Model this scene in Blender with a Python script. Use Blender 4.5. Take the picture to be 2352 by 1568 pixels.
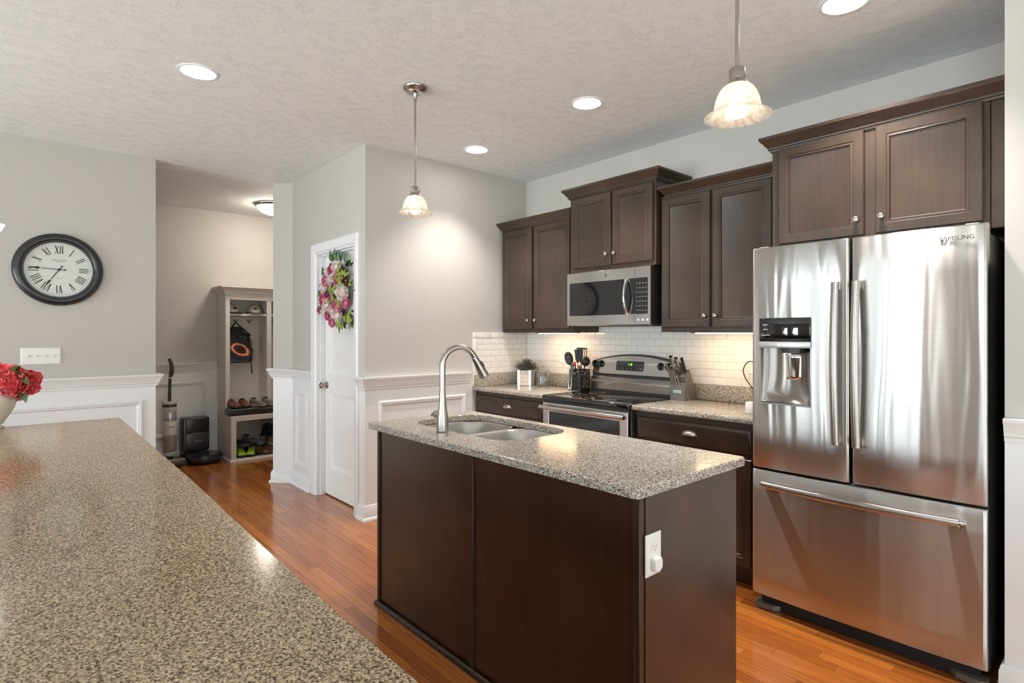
import bpy, bmesh, math, random
from mathutils import Matrix, Vector, noise
PI = math.pi
sc = bpy.context.scene
for o in list(bpy.data.objects): bpy.data.objects.remove(o)
COL = sc.collection

# ------------------------------------------------------------------ camera, world, lights, exposure
cd = bpy.data.cameras.new('camera'); cam = bpy.data.objects.new('camera', cd); COL.objects.link(cam)
cam.location = (0, 0, 1.358)
cam.rotation_euler = (PI/2, 0, math.radians(48.548))
cd.sensor_width = 36; cd.lens = 1295.7/2352*36; cd.shift_y = -16.96/2352
cd.clip_start = 0.02; cd.clip_end = 200
sc.camera = cam
vs = sc.view_settings
vs.view_transform = 'Standard'; vs.look = 'None'; vs.gamma = 1; vs.use_curve_mapping = False
vs.exposure = 0.12
sc.display_settings.display_device = 'sRGB'

w = bpy.data.worlds.new('world'); sc.world = w; w.use_nodes = True
wn = w.node_tree.nodes; wl = w.node_tree.links; wn.clear()
wo = wn.new('ShaderNodeOutputWorld'); bg = wn.new('ShaderNodeBackground')
tc = wn.new('ShaderNodeTexCoord'); sp = wn.new('ShaderNodeSeparateXYZ'); rp = wn.new('ShaderNodeValToRGB')
nz = wn.new('ShaderNodeTexNoise'); nz.inputs['Scale'].default_value = 40; nz.inputs['Detail'].default_value = 6
gr = wn.new('ShaderNodeValToRGB'); gr.color_ramp.elements[0].color = (.02, .05, .015, 1); gr.color_ramp.elements[1].color = (.45, .62, .38, 1)
gr.color_ramp.elements[0].position = .35; gr.color_ramp.elements[1].position = .65
mx = wn.new('ShaderNodeMix'); mx.data_type = 'RGBA'
wl.new(tc.outputs['Generated'], sp.inputs[0]); wl.new(tc.outputs['Generated'], nz.inputs['Vector'])
wl.new(sp.outputs['Z'], rp.inputs[0]); wl.new(nz.outputs['Fac'], gr.inputs[0])
rp.color_ramp.elements[0].position = .10; rp.color_ramp.elements[1].position = .2
wl.new(rp.outputs[0], mx.inputs['Factor']); wl.new(gr.outputs[0], mx.inputs['A']); mx.inputs['B'].default_value = (.72, .86, 1.0, 1)
wl.new(mx.outputs['Result'], bg.inputs['Color']); bg.inputs['Strength'].default_value = 2.2
wl.new(bg.outputs[0], wo.inputs[0])

def area(name, loc, rot, sx, sy, power, col):
    l = bpy.data.lights.new(name, 'AREA'); l.shape = 'RECTANGLE'; l.size = sx; l.size_y = sy
    l.energy = power; l.color = col
    o = bpy.data.objects.new(name, l); COL.objects.link(o); o.location = loc; o.rotation_euler = rot
    return o
# daylight through two rear windows; the third and the side ones are added fill
RY = -4.2; RX = 3.2
WIN_REAR = [(-4.30, -3.62, .12, 2.15), (-3.02, -2.30, .12, 2.15), (-.2, 2.95, .10, 2.45)]  # third opening is added to light the walls that face the rear
WIN_SIDE_FILL = [(-3.9, -1.6, .10, 2.45), (-1.2, 2.3, .10, 2.45)]  # unseen openings, added to fill the room with light
for (a, b_, c, d) in WIN_REAR:
    area('daylight_fill_rear', ((a+b_)/2, RY-.50, (c+d)/2-.15), (PI/2, 0, 0), b_-a, d-c, (36 if b_ > 2 else 100)*(b_-a)*(d-c), (.88, .95, 1))
for (a, b_, c, d) in WIN_SIDE_FILL:
    area('fill_side', (RX+.55, (a+b_)/2, (c+d)/2-.35), (PI/2, 0, PI/2), b_-a, d-c, 12*(b_-a)*(d-c), (.97, .98, 1))
for o in [o for o in bpy.data.objects if o.type == 'LIGHT']:
    # lamps face the room, tilted up to brighten the ceiling like ground-bounced light
    d = Vector((0, 1, .5)) if o.name.startswith('daylight_fill_rear') else Vector((-1, 0, .7))
    o.rotation_euler = d.to_track_quat('-Z', 'Y').to_euler()
CAN = 34.0      # emission of the recessed ceiling lamps
DOWN = 135.0   # beam of each recessed ceiling lamp
BULB = 7.0     # pendant bulbs
STRIP = 32.0    # under-cabinet strips

# ------------------------------------------------------------------ materials
def nt(name):
    m = bpy.data.materials.new(name); m.use_nodes = True
    return m, m.node_tree, m.node_tree.nodes['Principled BSDF']
def N(t, typ, **kw):
    n = t.nodes.new(typ)
    for k, v in kw.items():
        if k.startswith('_'): setattr(n, k[1:], v)
        else: n.inputs[k.replace('__', ' ')].default_value = v
    return n
def L(t, a, ao, b, bi): t.links.new(a.outputs[ao], b.inputs[bi])
def setc(p, col, rough=.5, metal=0, spec=.5, coat=0):
    p.inputs['Base Color'].default_value = (*col, 1); p.inputs['Roughness'].default_value = rough
    p.inputs['Metallic'].default_value = metal; p.inputs['Specular IOR Level'].default_value = spec
    p.inputs['Coat Weight'].default_value = coat; p.inputs['Coat Roughness'].default_value = .08
def plain(name, col, rough=.5, metal=0, spec=.5, coat=0, var=.04, scale=40, bump=0):
    """procedural paint / plastic / metal: slight noise in tone and surface"""
    m, t, p = nt(name); setc(p, col, rough, metal, spec, coat)
    tcn = N(t, 'ShaderNodeTexCoord'); n = N(t, 'ShaderNodeTexNoise', Scale=scale, Detail=4.0)
    L(t, tcn, 'Object', n, 'Vector')
    r = N(t, 'ShaderNodeValToRGB')
    r.color_ramp.elements[0].color = (*[c*(1-var) for c in col], 1); r.color_ramp.elements[1].color = (*[min(1, c*(1+var)) for c in col], 1)
    L(t, n, 'Fac', r, 0); L(t, r, 0, p, 'Base Color')
    if bump:
        b = N(t, 'ShaderNodeBump', Strength=bump, Distance=.002); L(t, n, 'Fac', b, 'Height'); L(t, b, 0, p, 'Normal')
    return m
def emis(name, col, s):
    m, t, p = nt(name); setc(p, col, .4)
    p.inputs['Emission Color'].default_value = (*col, 1); p.inputs['Emission Strength'].default_value = s
    return m
def ramp(t, stops, interp='LINEAR'):
    r = N(t, 'ShaderNodeValToRGB'); cr = r.color_ramp; cr.interpolation = interp
    while len(cr.elements) > 1: cr.elements.remove(cr.elements[-1])
    cr.elements[0].position = stops[0][0]; cr.elements[0].color = (*stops[0][1], 1)
    for ps, c in stops[1:]:
        e = cr.elements.new(ps); e.color = (*c, 1)
    return r
def math_(t, op, a, b=None, c=None):
    n = N(t, 'ShaderNodeMath', _operation=op)
    for i, x in enumerate((a, b, c)):
        if x is None: continue
        if isinstance(x, (int, float)): n.inputs[i].default_value = x
        else: t.links.new(x, n.inputs[i])
    return n.outputs[0]

WALLC = (.55, .523, .492)
M = {}
M['wall'] = plain('wall_paint', WALLC, .62, var=.015, scale=8, bump=.05)
M['white'] = plain('white_trim_paint', (.82, .83, .84), .38, var=.01, scale=12)
M['doorwhite'] = plain('door_white_paint', (.84, .84, .83), .35, var=.01)
M['plastic_white'] = plain('white_plastic', (.86, .85, .83), .3, var=.01)
M['nickel'] = plain('brushed_nickel', (.44, .41, .375), .27, 1, var=.06, scale=60)
M['darknickel'] = plain('dark_nickel', (.30, .28, .25), .3, 1)
M['chrome'] = plain('chrome', (.8, .8, .8), .08, 1, var=.01)
M['blackplastic'] = plain('black_plastic', (.018, .018, .02), .38)
M['blackgloss'] = plain('black_glass', (.006, .006, .007), .04, spec=.8)
M['blackmatte'] = plain('black_matte', (.012, .012, .012), .6)
M['graysilver'] = plain('silver_plastic', (.55, .56, .57), .3, .6)
M['tile'] = plain('white_glazed_tile', (.82, .81, .79), .10, spec=.6, var=.03, scale=9)
M['grout'] = plain('white_grout', (.62, .60, .56), .8, var=.05, scale=200)
M['fridge_side'] = plain('dark_textured_side', (.05, .048, .046), .42, .2, bump=.2, scale=400)
M['clockframe'] = plain('black_lacquered_frame', (.014, .017, .021), .33, coat=.3)
M['clockface'] = plain('clock_dial', (.68, .69, .67), .35, var=.02, scale=5)
M['ink'] = plain('black_ink', (.012, .012, .012), .5)
M['ink_gray'] = plain('grey_ink', (.3, .3, .3), .5)
M['vase'] = plain('cream_glazed_ceramic', (.70, .66, .58), .12, coat=.6, var=.03, scale=10)
M['leaf'] = plain('green_leaves', (.07, .15, .045), .5, var=.5, scale=30)
M['leaf2'] = plain('lime_leaves', (.26, .33, .05), .5, var=.35, scale=30)
M['sage'] = plain('sage_foliage', (.15, .14, .12), .65, var=.6, scale=60)
M['pine'] = plain('whitewashed_wood', (.62, .54, .46), .6, var=.15, scale=20)
M['galv'] = plain('galvanised_metal', (.72, .76, .78), .3, 1, var=.15, scale=30)
M['copper'] = plain('copper', (.75, .42, .28), .25, 1)
M['orange'] = plain('orange_silicone', (.75, .10, .02), .5)
M['lockerpaint'] = plain('ivory_locker_paint', (.78, .73, .67), .45, var=.02)
M['cushion'] = plain('charcoal_vinyl', (.035, .034, .034), .33, var=.3, scale=14, bump=.9)
M['brownleather'] = plain('brown_leather', (.19, .065, .025), .45, var=.3)
M['tan'] = plain('tan_suede', (.24, .15, .09), .8, var=.2)
M['greyshoe'] = plain('grey_mesh_fabric', (.18, .17, .165), .8, var=.4, scale=90)
M['navy'] = plain('navy_shoe_fabric', (.012, .022, .05), .5, var=.4)
M['neon'] = plain('neon_yellow_green', (.42, .62, .04), .5, var=.2)
M['cyan'] = plain('bright_blue_rubber', (.03, .25, .45), .5)
M['cream'] = plain('cream_cotton', (.50, .44, .35), .8, var=.1)
M['vacdark'] = plain('brown_grey_plastic', (.055, .045, .035), .35)
M['vaclight'] = plain('pearl_plastic', (.62, .60, .57), .35, var=.03)
M['dusty'] = plain('smoky_plastic', (.33, .28, .25), .12, var=.2)
M['robot'] = plain('robot_black_plastic', (.014, .014, .015), .25)
M['dockfront'] = plain('charcoal_satin', (.035, .035, .038), .3)
M['twig'] = plain('grapevine_twigs', (.10, .065, .04), .8, var=.5, scale=80)
M['bin'] = plain('grey_knife_block_paint', (.16, .155, .145), .42, .4, var=.08)
M['sign'] = emis('green_digits', (.25, 1, .05), 1.5)
M['can'] = emis('recessed_lamp_lens', (1, .965, .91), CAN)
M['bulb'] = emis('glowing_bulb', (1, .90, .74), BULB)
M['strip'] = emis('warm_strip_lens', (1, .64, .34), STRIP)
M['dome'] = emis('lit_dome_glass', (1, .90, .76), 42)
M['sconce'] = emis('lit_frosted_glass', (1, .95, .88), 6)

# petals: two tones by noise
def petal(name, c1, c2):
    m, t, p = nt(name); setc(p, c1, .6)
    tcn = N(t, 'ShaderNodeTexCoord'); n = N(t, 'ShaderNodeTexNoise', Scale=45.0, Detail=3.0); L(t, tcn, 'Object', n, 'Vector')
    r = ramp(t, [(.35, c1), (.65, c2)]); L(t, n, 'Fac', r, 0); L(t, r, 0, p, 'Base Color')
    p.inputs['Subsurface Weight'].default_value = .15; p.inputs['Subsurface Radius'].default_value = (.01, .004, .004)
    return m
M['magenta'] = petal('magenta_petals', (.50, .04, .17), (.80, .24, .44))
M['blush'] = petal('blush_petals', (.86, .70, .68), (.95, .88, .84))
M['pink'] = petal('pink_petals', (.72, .15, .30), (.88, .45, .54))
M['coral'] = petal('coral_petals', (.74, .035, .06), (.88, .22, .22))
M['rose'] = petal('pale_coral_petals', (.80, .25, .24), (.88, .50, .47))
M['yellowcore'] = plain('golden_stamens', (.75, .45, .08), .6)

def m_granite(name, stops, vs_, tint):
    m, t, p = nt(name); setc(p, (.4, .37, .33), .14, spec=.5)
    tcn = N(t, 'ShaderNodeTexCoord')
    dn = N(t, 'ShaderNodeTexNoise', Scale=vs_*.4, Detail=2.0); L(t, tcn, 'Object', dn, 'Vector')
    mx_ = N(t, 'ShaderNodeVectorMath', _operation='MULTIPLY_ADD'); L(t, dn, 'Color', mx_, 0)
    mx_.inputs[1].default_value = (1.6/vs_,)*3; L(t, tcn, 'Object', mx_, 2)
    v = N(t, 'ShaderNodeTexVoronoi', Scale=vs_); L(t, mx_, 0, v, 'Vector')
    s = N(t, 'ShaderNodeSeparateColor'); L(t, v, 'Color', s, 0)
    n2 = N(t, 'ShaderNodeTexNoise', Scale=vs_*.62, Detail=3.0, Roughness=.75); L(t, tcn, 'Object', n2, 'Vector')
    f = math_(t, 'MULTIPLY_ADD', s.outputs[0], .60, math_(t, 'MULTIPLY_ADD', n2.outputs['Fac'], 1.5, -.55))
    r = ramp(t, stops)
    t.links.new(f, r.inputs[0])
    n3 = N(t, 'ShaderNodeTexNoise', Scale=tint, Detail=2.0); L(t, tcn, 'Object', n3, 'Vector')
    mm = N(t, 'ShaderNodeMix', _data_type='RGBA', _blend_type='MULTIPLY'); mm.inputs['Factor'].default_value = .35
    r3 = ramp(t, [(.35, (.8, .78, .76)), (.65, (1, 1, 1))]); L(t, n3, 'Fac', r3, 0)
    L(t, r, 0, mm, 'A'); L(t, r3, 0, mm, 'B'); L(t, mm, 'Result', p, 'Base Color')
    return m
M['granite'] = m_granite('speckled_granite', [(0, (.012, .011, .010)), (.19, (.05, .045, .040)), (.31, (.17, .145, .12)), (.45, (.34, .30, .25)), (.64, (.50, .455, .39)), (.94, (.70, .67, .60))], 285.0, 5.0)
M['granite_warm_light'] = m_granite('speckled_granite_warm_light', [(0, (.010, .007, .004)), (.20, (.05, .034, .019)), (.33, (.19, .132, .072)), (.48, (.38, .275, .165)), (.66, (.52, .395, .245)), (.86, (.66, .54, .36)), (.98, (.88, .76, .50))], 330.0, 6.0)  # same stone as the island, with warmer light put into its colour

def m_wood(name, c1, c2, rough=.36, vertical=True, coat=.25):
    m, t, p = nt(name); setc(p, c1, rough, coat=coat); p.inputs['Coat Roughness'].default_value = .25
    tcn = N(t, 'ShaderNodeTexCoord'); mp = N(t, 'ShaderNodeMapping')
    mp.inputs['Scale'].default_value = (55, 55, 3) if vertical else (3, 55, 55)
    L(t, tcn, 'Object', mp, 'Vector')
    n = N(t, 'ShaderNodeTexNoise', Scale=1.0, Detail=6.0, Roughness=.65); L(t, mp, 0, n, 'Vector')
    n2 = N(t, 'ShaderNodeTexNoise', Scale=3.5, Detail=2.0); L(t, tcn, 'Object', n2, 'Vector')
    f = math_(t, 'MULTIPLY_ADD', n2.outputs['Fac'], .8, math_(t, 'MULTIPLY', n.outputs['Fac'], .5))
    r = ramp(t, [(.45, c1), (.85, c2)]); t.links.new(f, r.inputs[0]); L(t, r, 0, p, 'Base Color')
    b = N(t, 'ShaderNodeBump', Strength=.06, Distance=.001); L(t, n, 'Fac', b, 'Height'); L(t, b, 0, p, 'Normal')
    return m
M['cab'] = m_wood('espresso_stained_maple', (.028, .0165, .011), (.058, .034, .022), .38, coat=.12)
M['cab2'] = m_wood('espresso_island_panel', (.034, .014, .007), (.064, .027, .012), .30, coat=.3)

def m_floor():
    m, t, p = nt('oak_strip_floor'); setc(p, (.3, .1, .04), .17, spec=.5, coat=.35)
    tcn = N(t, 'ShaderNodeTexCoord'); s = N(t, 'ShaderNodeSeparateXYZ'); L(t, tcn, 'Object', s, 0)
    PW = .0572; PL = .92
    yr = math_(t, 'DIVIDE', s.outputs['Y'], PW); row = math_(t, 'FLOOR', yr); fy = math_(t, 'FRACT', yr)
    wn1 = N(t, 'ShaderNodeTexWhiteNoise', _noise_dimensions='1D'); t.links.new(row, wn1.inputs['W'])
    xr = math_(t, 'MULTIPLY_ADD', wn1.outputs['Value'], 7.3, math_(t, 'DIVIDE', s.outputs['X'], PL))
    ix = math_(t, 'FLOOR', xr); fx = math_(t, 'FRACT', xr)
    cb = N(t, 'ShaderNodeCombineXYZ'); t.links.new(ix, cb.inputs[0]); t.links.new(row, cb.inputs[1])
    wn2 = N(t, 'ShaderNodeTexWhiteNoise', _noise_dimensions='2D'); t.links.new(cb.outputs[0], wn2.inputs['Vector'])
    # grain
    gz = math_(t, 'MULTIPLY', wn2.outputs['Value'], 37.0)
    cg = N(t, 'ShaderNodeCombineXYZ'); t.links.new(math_(t, 'MULTIPLY', s.outputs['X'], 2.2), cg.inputs[0])
    t.links.new(math_(t, 'MULTIPLY', s.outputs['Y'], 70.0), cg.inputs[1]); t.links.new(gz, cg.inputs[2])
    g = N(t, 'ShaderNodeTexNoise', Scale=1.0, Detail=7.0, Roughness=.7, Distortion=1.4); L(t, cg, 0, g, 'Vector')
    cg2 = N(t, 'ShaderNodeCombineXYZ'); t.links.new(math_(t, 'MULTIPLY', s.outputs['X'], 1.6), cg2.inputs[0])
    t.links.new(math_(t, 'MULTIPLY', s.outputs['Y'], 13.0), cg2.inputs[1]); t.links.new(gz, cg2.inputs[2])
    wv = N(t, 'ShaderNodeTexWave', Scale=1.3, Distortion=14.0, Detail=4.0); wv.bands_direction = 'Y'; L(t, cg2, 0, wv, 'Vector')
    tone = ramp(t, [(0, (.27, .070, .015)), (.12, (.37, .108, .020)), (.6, (.44, .138, .025)), (1, (.54, .185, .034))])
    L(t, wn2, 'Value', tone, 0)
    gf = math_(t, 'MULTIPLY_ADD', wv.outputs['Fac'], .20, math_(t, 'MULTIPLY', g.outputs['Fac'], 1.0))
    gr_ = ramp(t, [(.38, (.45, .36, .30)), (.55, (.86, .82, .80)), (.75, (1, 1, 1)), (.95, (1.12, 1.10, 1.08))]); t.links.new(gf, gr_.inputs[0])
    mm = N(t, 'ShaderNodeMix', _data_type='RGBA', _blend_type='MULTIPLY'); mm.inputs['Factor'].default_value = .75
    L(t, tone, 0, mm, 'A'); L(t, gr_, 0, mm, 'B')
    # seams
    e1 = math_(t, 'LESS_THAN', math_(t, 'MINIMUM', fy, math_(t, 'SUBTRACT', 1.0, fy)), .014)
    e2 = math_(t, 'LESS_THAN', fx, .0018)
    e = math_(t, 'MAXIMUM', e1, e2)
    m2 = N(t, 'ShaderNodeMix', _data_type='RGBA'); m2.inputs['B'].default_value = (.03, .010, .005, 1)
    t.links.new(math_(t, 'MULTIPLY', e, .75), m2.inputs['Factor']); L(t, mm, 'Result', m2, 'A'); L(t, m2, 'Result', p, 'Base Color')
    bh = math_(t, 'MULTIPLY_ADD', g.outputs['Fac'], .12, math_(t, 'MULTIPLY', e, -1.0))
    b = N(t, 'ShaderNodeBump', Strength=.25, Distance=.001); t.links.new(bh, b.inputs['Height']); L(t, b, 0, p, 'Normal')
    return m
M['floor'] = m_floor()

def m_ceiling():
    m, t, p = nt('stomped_texture_ceiling'); setc(p, (.85, .875, .885), .75)
    tcn = N(t, 'ShaderNodeTexCoord')
    d = N(t, 'ShaderNodeTexNoise', Scale=5.0, Detail=1.0); L(t, tcn, 'Object', d, 'Vector')
    va = N(t, 'ShaderNodeVectorMath', _operation='MULTIPLY_ADD'); L(t, d, 'Color', va, 0); va.inputs[1].default_value = (.5, .5, .5); L(t, tcn, 'Object', va, 2)
    n = N(t, 'ShaderNodeTexNoise', Scale=44.0, Detail=1.0, Distortion=1.2); L(t, va, 0, n, 'Vector')
    a = math_(t, 'ABSOLUTE', math_(t, 'SUBTRACT', n.outputs['Fac'], .5))
    r = ramp(t, [(0, (1, 1, 1)), (.028, (0, 0, 0))]); t.links.new(a, r.inputs[0])
    n2 = N(t, 'ShaderNodeTexNoise', Scale=14.0, Detail=2.0); L(t, tcn, 'Object', n2, 'Vector')
    r2 = ramp(t, [(.42, (0, 0, 0)), (.56, (1, 1, 1))]); L(t, n2, 'Fac', r2, 0)
    h = math_(t, 'MULTIPLY', r.outputs[0], r2.outputs[0])
    n4 = N(t, 'ShaderNodeTexNoise', Scale=120.0, Detail=3.0); L(t, tcn, 'Object', n4, 'Vector')
    h = math_(t, 'MULTIPLY_ADD', n4.outputs['Fac'], .25, h)
    b = N(t, 'ShaderNodeBump', Strength=.9, Distance=.0014); t.links.new(h, b.inputs['Height']); L(t, b, 0, p, 'Normal')
    return m
M['ceiling'] = m_ceiling()

def m_steel(name, col=(.55, .545, .535), rough=.30, wave=.0, horizontal=True):
    m, t, p = nt(name); setc(p, col, rough, 1)
    p.inputs['Anisotropic'].default_value = .96
    tg = N(t, 'ShaderNodeTangent'); tg.direction_type = 'RADIAL'; tg.axis = 'Z'; L(t, tg, 0, p, 'Tangent')
    p.inputs['Anisotropic Rotation'].default_value = .25
    tcn = N(t, 'ShaderNodeTexCoord'); mp = N(t, 'ShaderNodeMapping'); mp.inputs['Scale'].default_value = (6, 6, 900)
    L(t, tcn, 'Object', mp, 'Vector'); n = N(t, 'ShaderNodeTexNoise', Scale=1.0, Detail=2.0); L(t, mp, 0, n, 'Vector')
    r = ramp(t, [(.3, tuple(c*.93 for c in col)), (.7, tuple(min(1, c*1.05) for c in col))]); L(t, n, 'Fac', r, 0); L(t, r, 0, p, 'Base Color')
    if wave:
        mp2 = N(t, 'ShaderNodeMapping'); mp2.inputs['Scale'].default_value = (13, 1, 1.1); L(t, tcn, 'Object', mp2, 'Vector')
        n2 = N(t, 'ShaderNodeTexNoise', Scale=1.0, Detail=1.0, Distortion=.4); L(t, mp2, 0, n2, 'Vector')
        b = N(t, 'ShaderNodeBump', Strength=1.0, Distance=wave); L(t, n2, 'Fac', b, 'Height'); L(t, b, 0, p, 'Normal')
    return m
M['steel'] = m_steel('brushed_stainless', wave=.0045)
M['steel2'] = m_steel('brushed_stainless_plain', rough=.22)
M['handle'] = m_steel('handle_steel', (.47, .45, .43), .25)
M['recess'] = m_steel('recess_steel', (.33, .31, .29), .3)
M['sinksteel'] = plain('satin_sink_steel', (.50, .485, .46), .36, 1, var=.05, scale=50)

def m_glass_thin(name, tint=(1, 1, 1), refl=.1):
    m, t, p = nt(name); t.nodes.remove(p)
    out = t.nodes['Material Output']; tr = N(t, 'ShaderNodeBsdfTransparent'); tr.inputs[0].default_value = (*tint, 1)
    gl = N(t, 'ShaderNodeBsdfGlossy'); gl.inputs['Roughness'].default_value = .02
    fr = N(t, 'ShaderNodeLayerWeight', Blend=.35); ms = N(t, 'ShaderNodeMixShader')
    t.links.new(math_(t, 'MULTIPLY_ADD', fr.outputs['Facing'], .6, refl), ms.inputs[0]); t.links.new(tr.outputs[0], ms.inputs[1]); t.links.new(gl.outputs[0], ms.inputs[2])
    t.links.new(ms.outputs[0], out.inputs[0]); return m
M['glass'] = m_glass_thin('clear_glass', (.95, .97, .97), .06)

def m_alabaster():
    m, t, p = nt('alabaster_swirl_glass'); t.nodes.remove(p); out = t.nodes['Material Output']
    tcn = N(t, 'ShaderNodeTexCoord'); n = N(t, 'ShaderNodeTexNoise', Scale=16.0, Detail=3.0, Distortion=2.5); L(t, tcn, 'Object', n, 'Vector')
    c = ramp(t, [(.35, (.80, .72, .62)), (.6, (.97, .94, .88))]); L(t, n, 'Fac', c, 0)
    tl = N(t, 'ShaderNodeBsdfTranslucent'); df = N(t, 'ShaderNodeBsdfDiffuse'); tr = N(t, 'ShaderNodeBsdfTransparent'); tr.inputs[0].default_value = (1, .95, .88, 1)
    gl = N(t, 'ShaderNodeBsdfGlossy'); gl.inputs['Roughness'].default_value = .12
    L(t, c, 0, tl, 0); L(t, c, 0, df, 0)
    a = N(t, 'ShaderNodeMixShader'); a.inputs[0].default_value = .4; L(t, tl, 0, a, 1); L(t, df, 0, a, 2)
    b = N(t, 'ShaderNodeMixShader'); r = ramp(t, [(.35, (.42,)*3), (.65, (.14,)*3)]); L(t, n, 'Fac', r, 0); L(t, r, 0, b, 0); L(t, a, 0, b, 1); L(t, tr, 0, b, 2)
    d = N(t, 'ShaderNodeMixShader'); d.inputs[0].default_value = .06; L(t, b, 0, d, 1); L(t, gl, 0, d, 2); L(t, d, 0, out, 0)
    return m
M['alabaster'] = m_alabaster()

def m_backpack():
    m, t, p = nt('flaming_ball_print'); setc(p, (.01, .01, .012), .5)
    tcn = N(t, 'ShaderNodeTexCoord'); s = N(t, 'ShaderNodeSeparateXYZ'); L(t, tcn, 'Object', s, 0)
    n = N(t, 'ShaderNodeTexNoise', Scale=38.0, Detail=5.0, Roughness=.7); L(t, tcn, 'Object', n, 'Vector')
    # tilted ellipse ring in the plane of the pocket (local Y across, local Z up)
    y = math_(t, 'SUBTRACT', s.outputs['Y'], .018); z = math_(t, 'SUBTRACT', s.outputs['Z'], .15)
    u = math_(t, 'ADD', math_(t, 'MULTIPLY', y, .88), math_(t, 'MULTIPLY', z, -.47))
    v = math_(t, 'ADD', math_(t, 'MULTIPLY', y, .47), math_(t, 'MULTIPLY', z, .88))
    q = math_(t, 'SQRT', math_(t, 'ADD', math_(t, 'POWER', math_(t, 'DIVIDE', u, .088), 2.0), math_(t, 'POWER', math_(t, 'DIVIDE', v, .052), 2.0)))
    q = math_(t, 'ADD', q, math_(t, 'MULTIPLY_ADD', n.outputs['Fac'], .9, -.45))
    r = ramp(t, [(0, (.02, .008, .006)), (.36, (.03, .01, .008)), (.41, (.6, .05, .01)), (.47, (1, .35, .08)), (.52, (1, .6, .3)), (.58, (.7, .06, .01)), (.66, (.012, .015, .02)), (1, (.008, .009, .012))])
    t.links.new(math_(t, 'MULTIPLY', q, .5), r.inputs[0])
    # nebula
    n2 = N(t, 'ShaderNodeTexNoise', Scale=12.0, Detail=3.0); L(t, tcn, 'Object', n2, 'Vector')
    r2 = ramp(t, [(.55, (0, 0, 0)), (.75, (.01, .09, .15))]); L(t, n2, 'Fac', r2, 0)
    ad = N(t, 'ShaderNodeMix', _data_type='RGBA', _blend_type='ADD'); ad.inputs['Factor'].default_value = 1; L(t, r, 0, ad, 'A'); L(t, r2, 0, ad, 'B')
    L(t, ad, 'Result', p, 'Base Color'); return m
M['bagprint'] = m_backpack()
def m_strap():
    m, t, p = nt('black_white_webbing'); setc(p, (.01, .01, .01), .6)
    tcn = N(t, 'ShaderNodeTexCoord'); n = N(t, 'ShaderNodeTexNoise', Scale=75.0, Detail=2.0); L(t, tcn, 'Object', n, 'Vector')
    r = ramp(t, [(.56, (.008, .008, .009)), (.62, (.4, .4, .4))]); L(t, n, 'Fac', r, 0); L(t, r, 0, p, 'Base Color'); return m
M['bagtrim'] = m_strap()

# ------------------------------------------------------------------ mesh building
ORG = {}
def frame(o, u, wv):
    u = Vector(u); wv = Vector(wv); z = Vector((0, 0, 1))
    return Matrix(((u.x, wv.x, z.x, o[0]), (u.y, wv.y, z.y, o[1]), (u.z, wv.z, z.z, o[2]), (0, 0, 0, 1)))
FY = lambda x=0, y=0, z=0: frame((x, y, z), (1, 0, 0), (0, -1, 0))   # facing -Y (towards the room)
FX = lambda x=0, y=0, z=0: frame((x, y, z), (0, 1, 0), (1, 0, 0))    # facing +X
I4 = Matrix.Identity(4)

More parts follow.
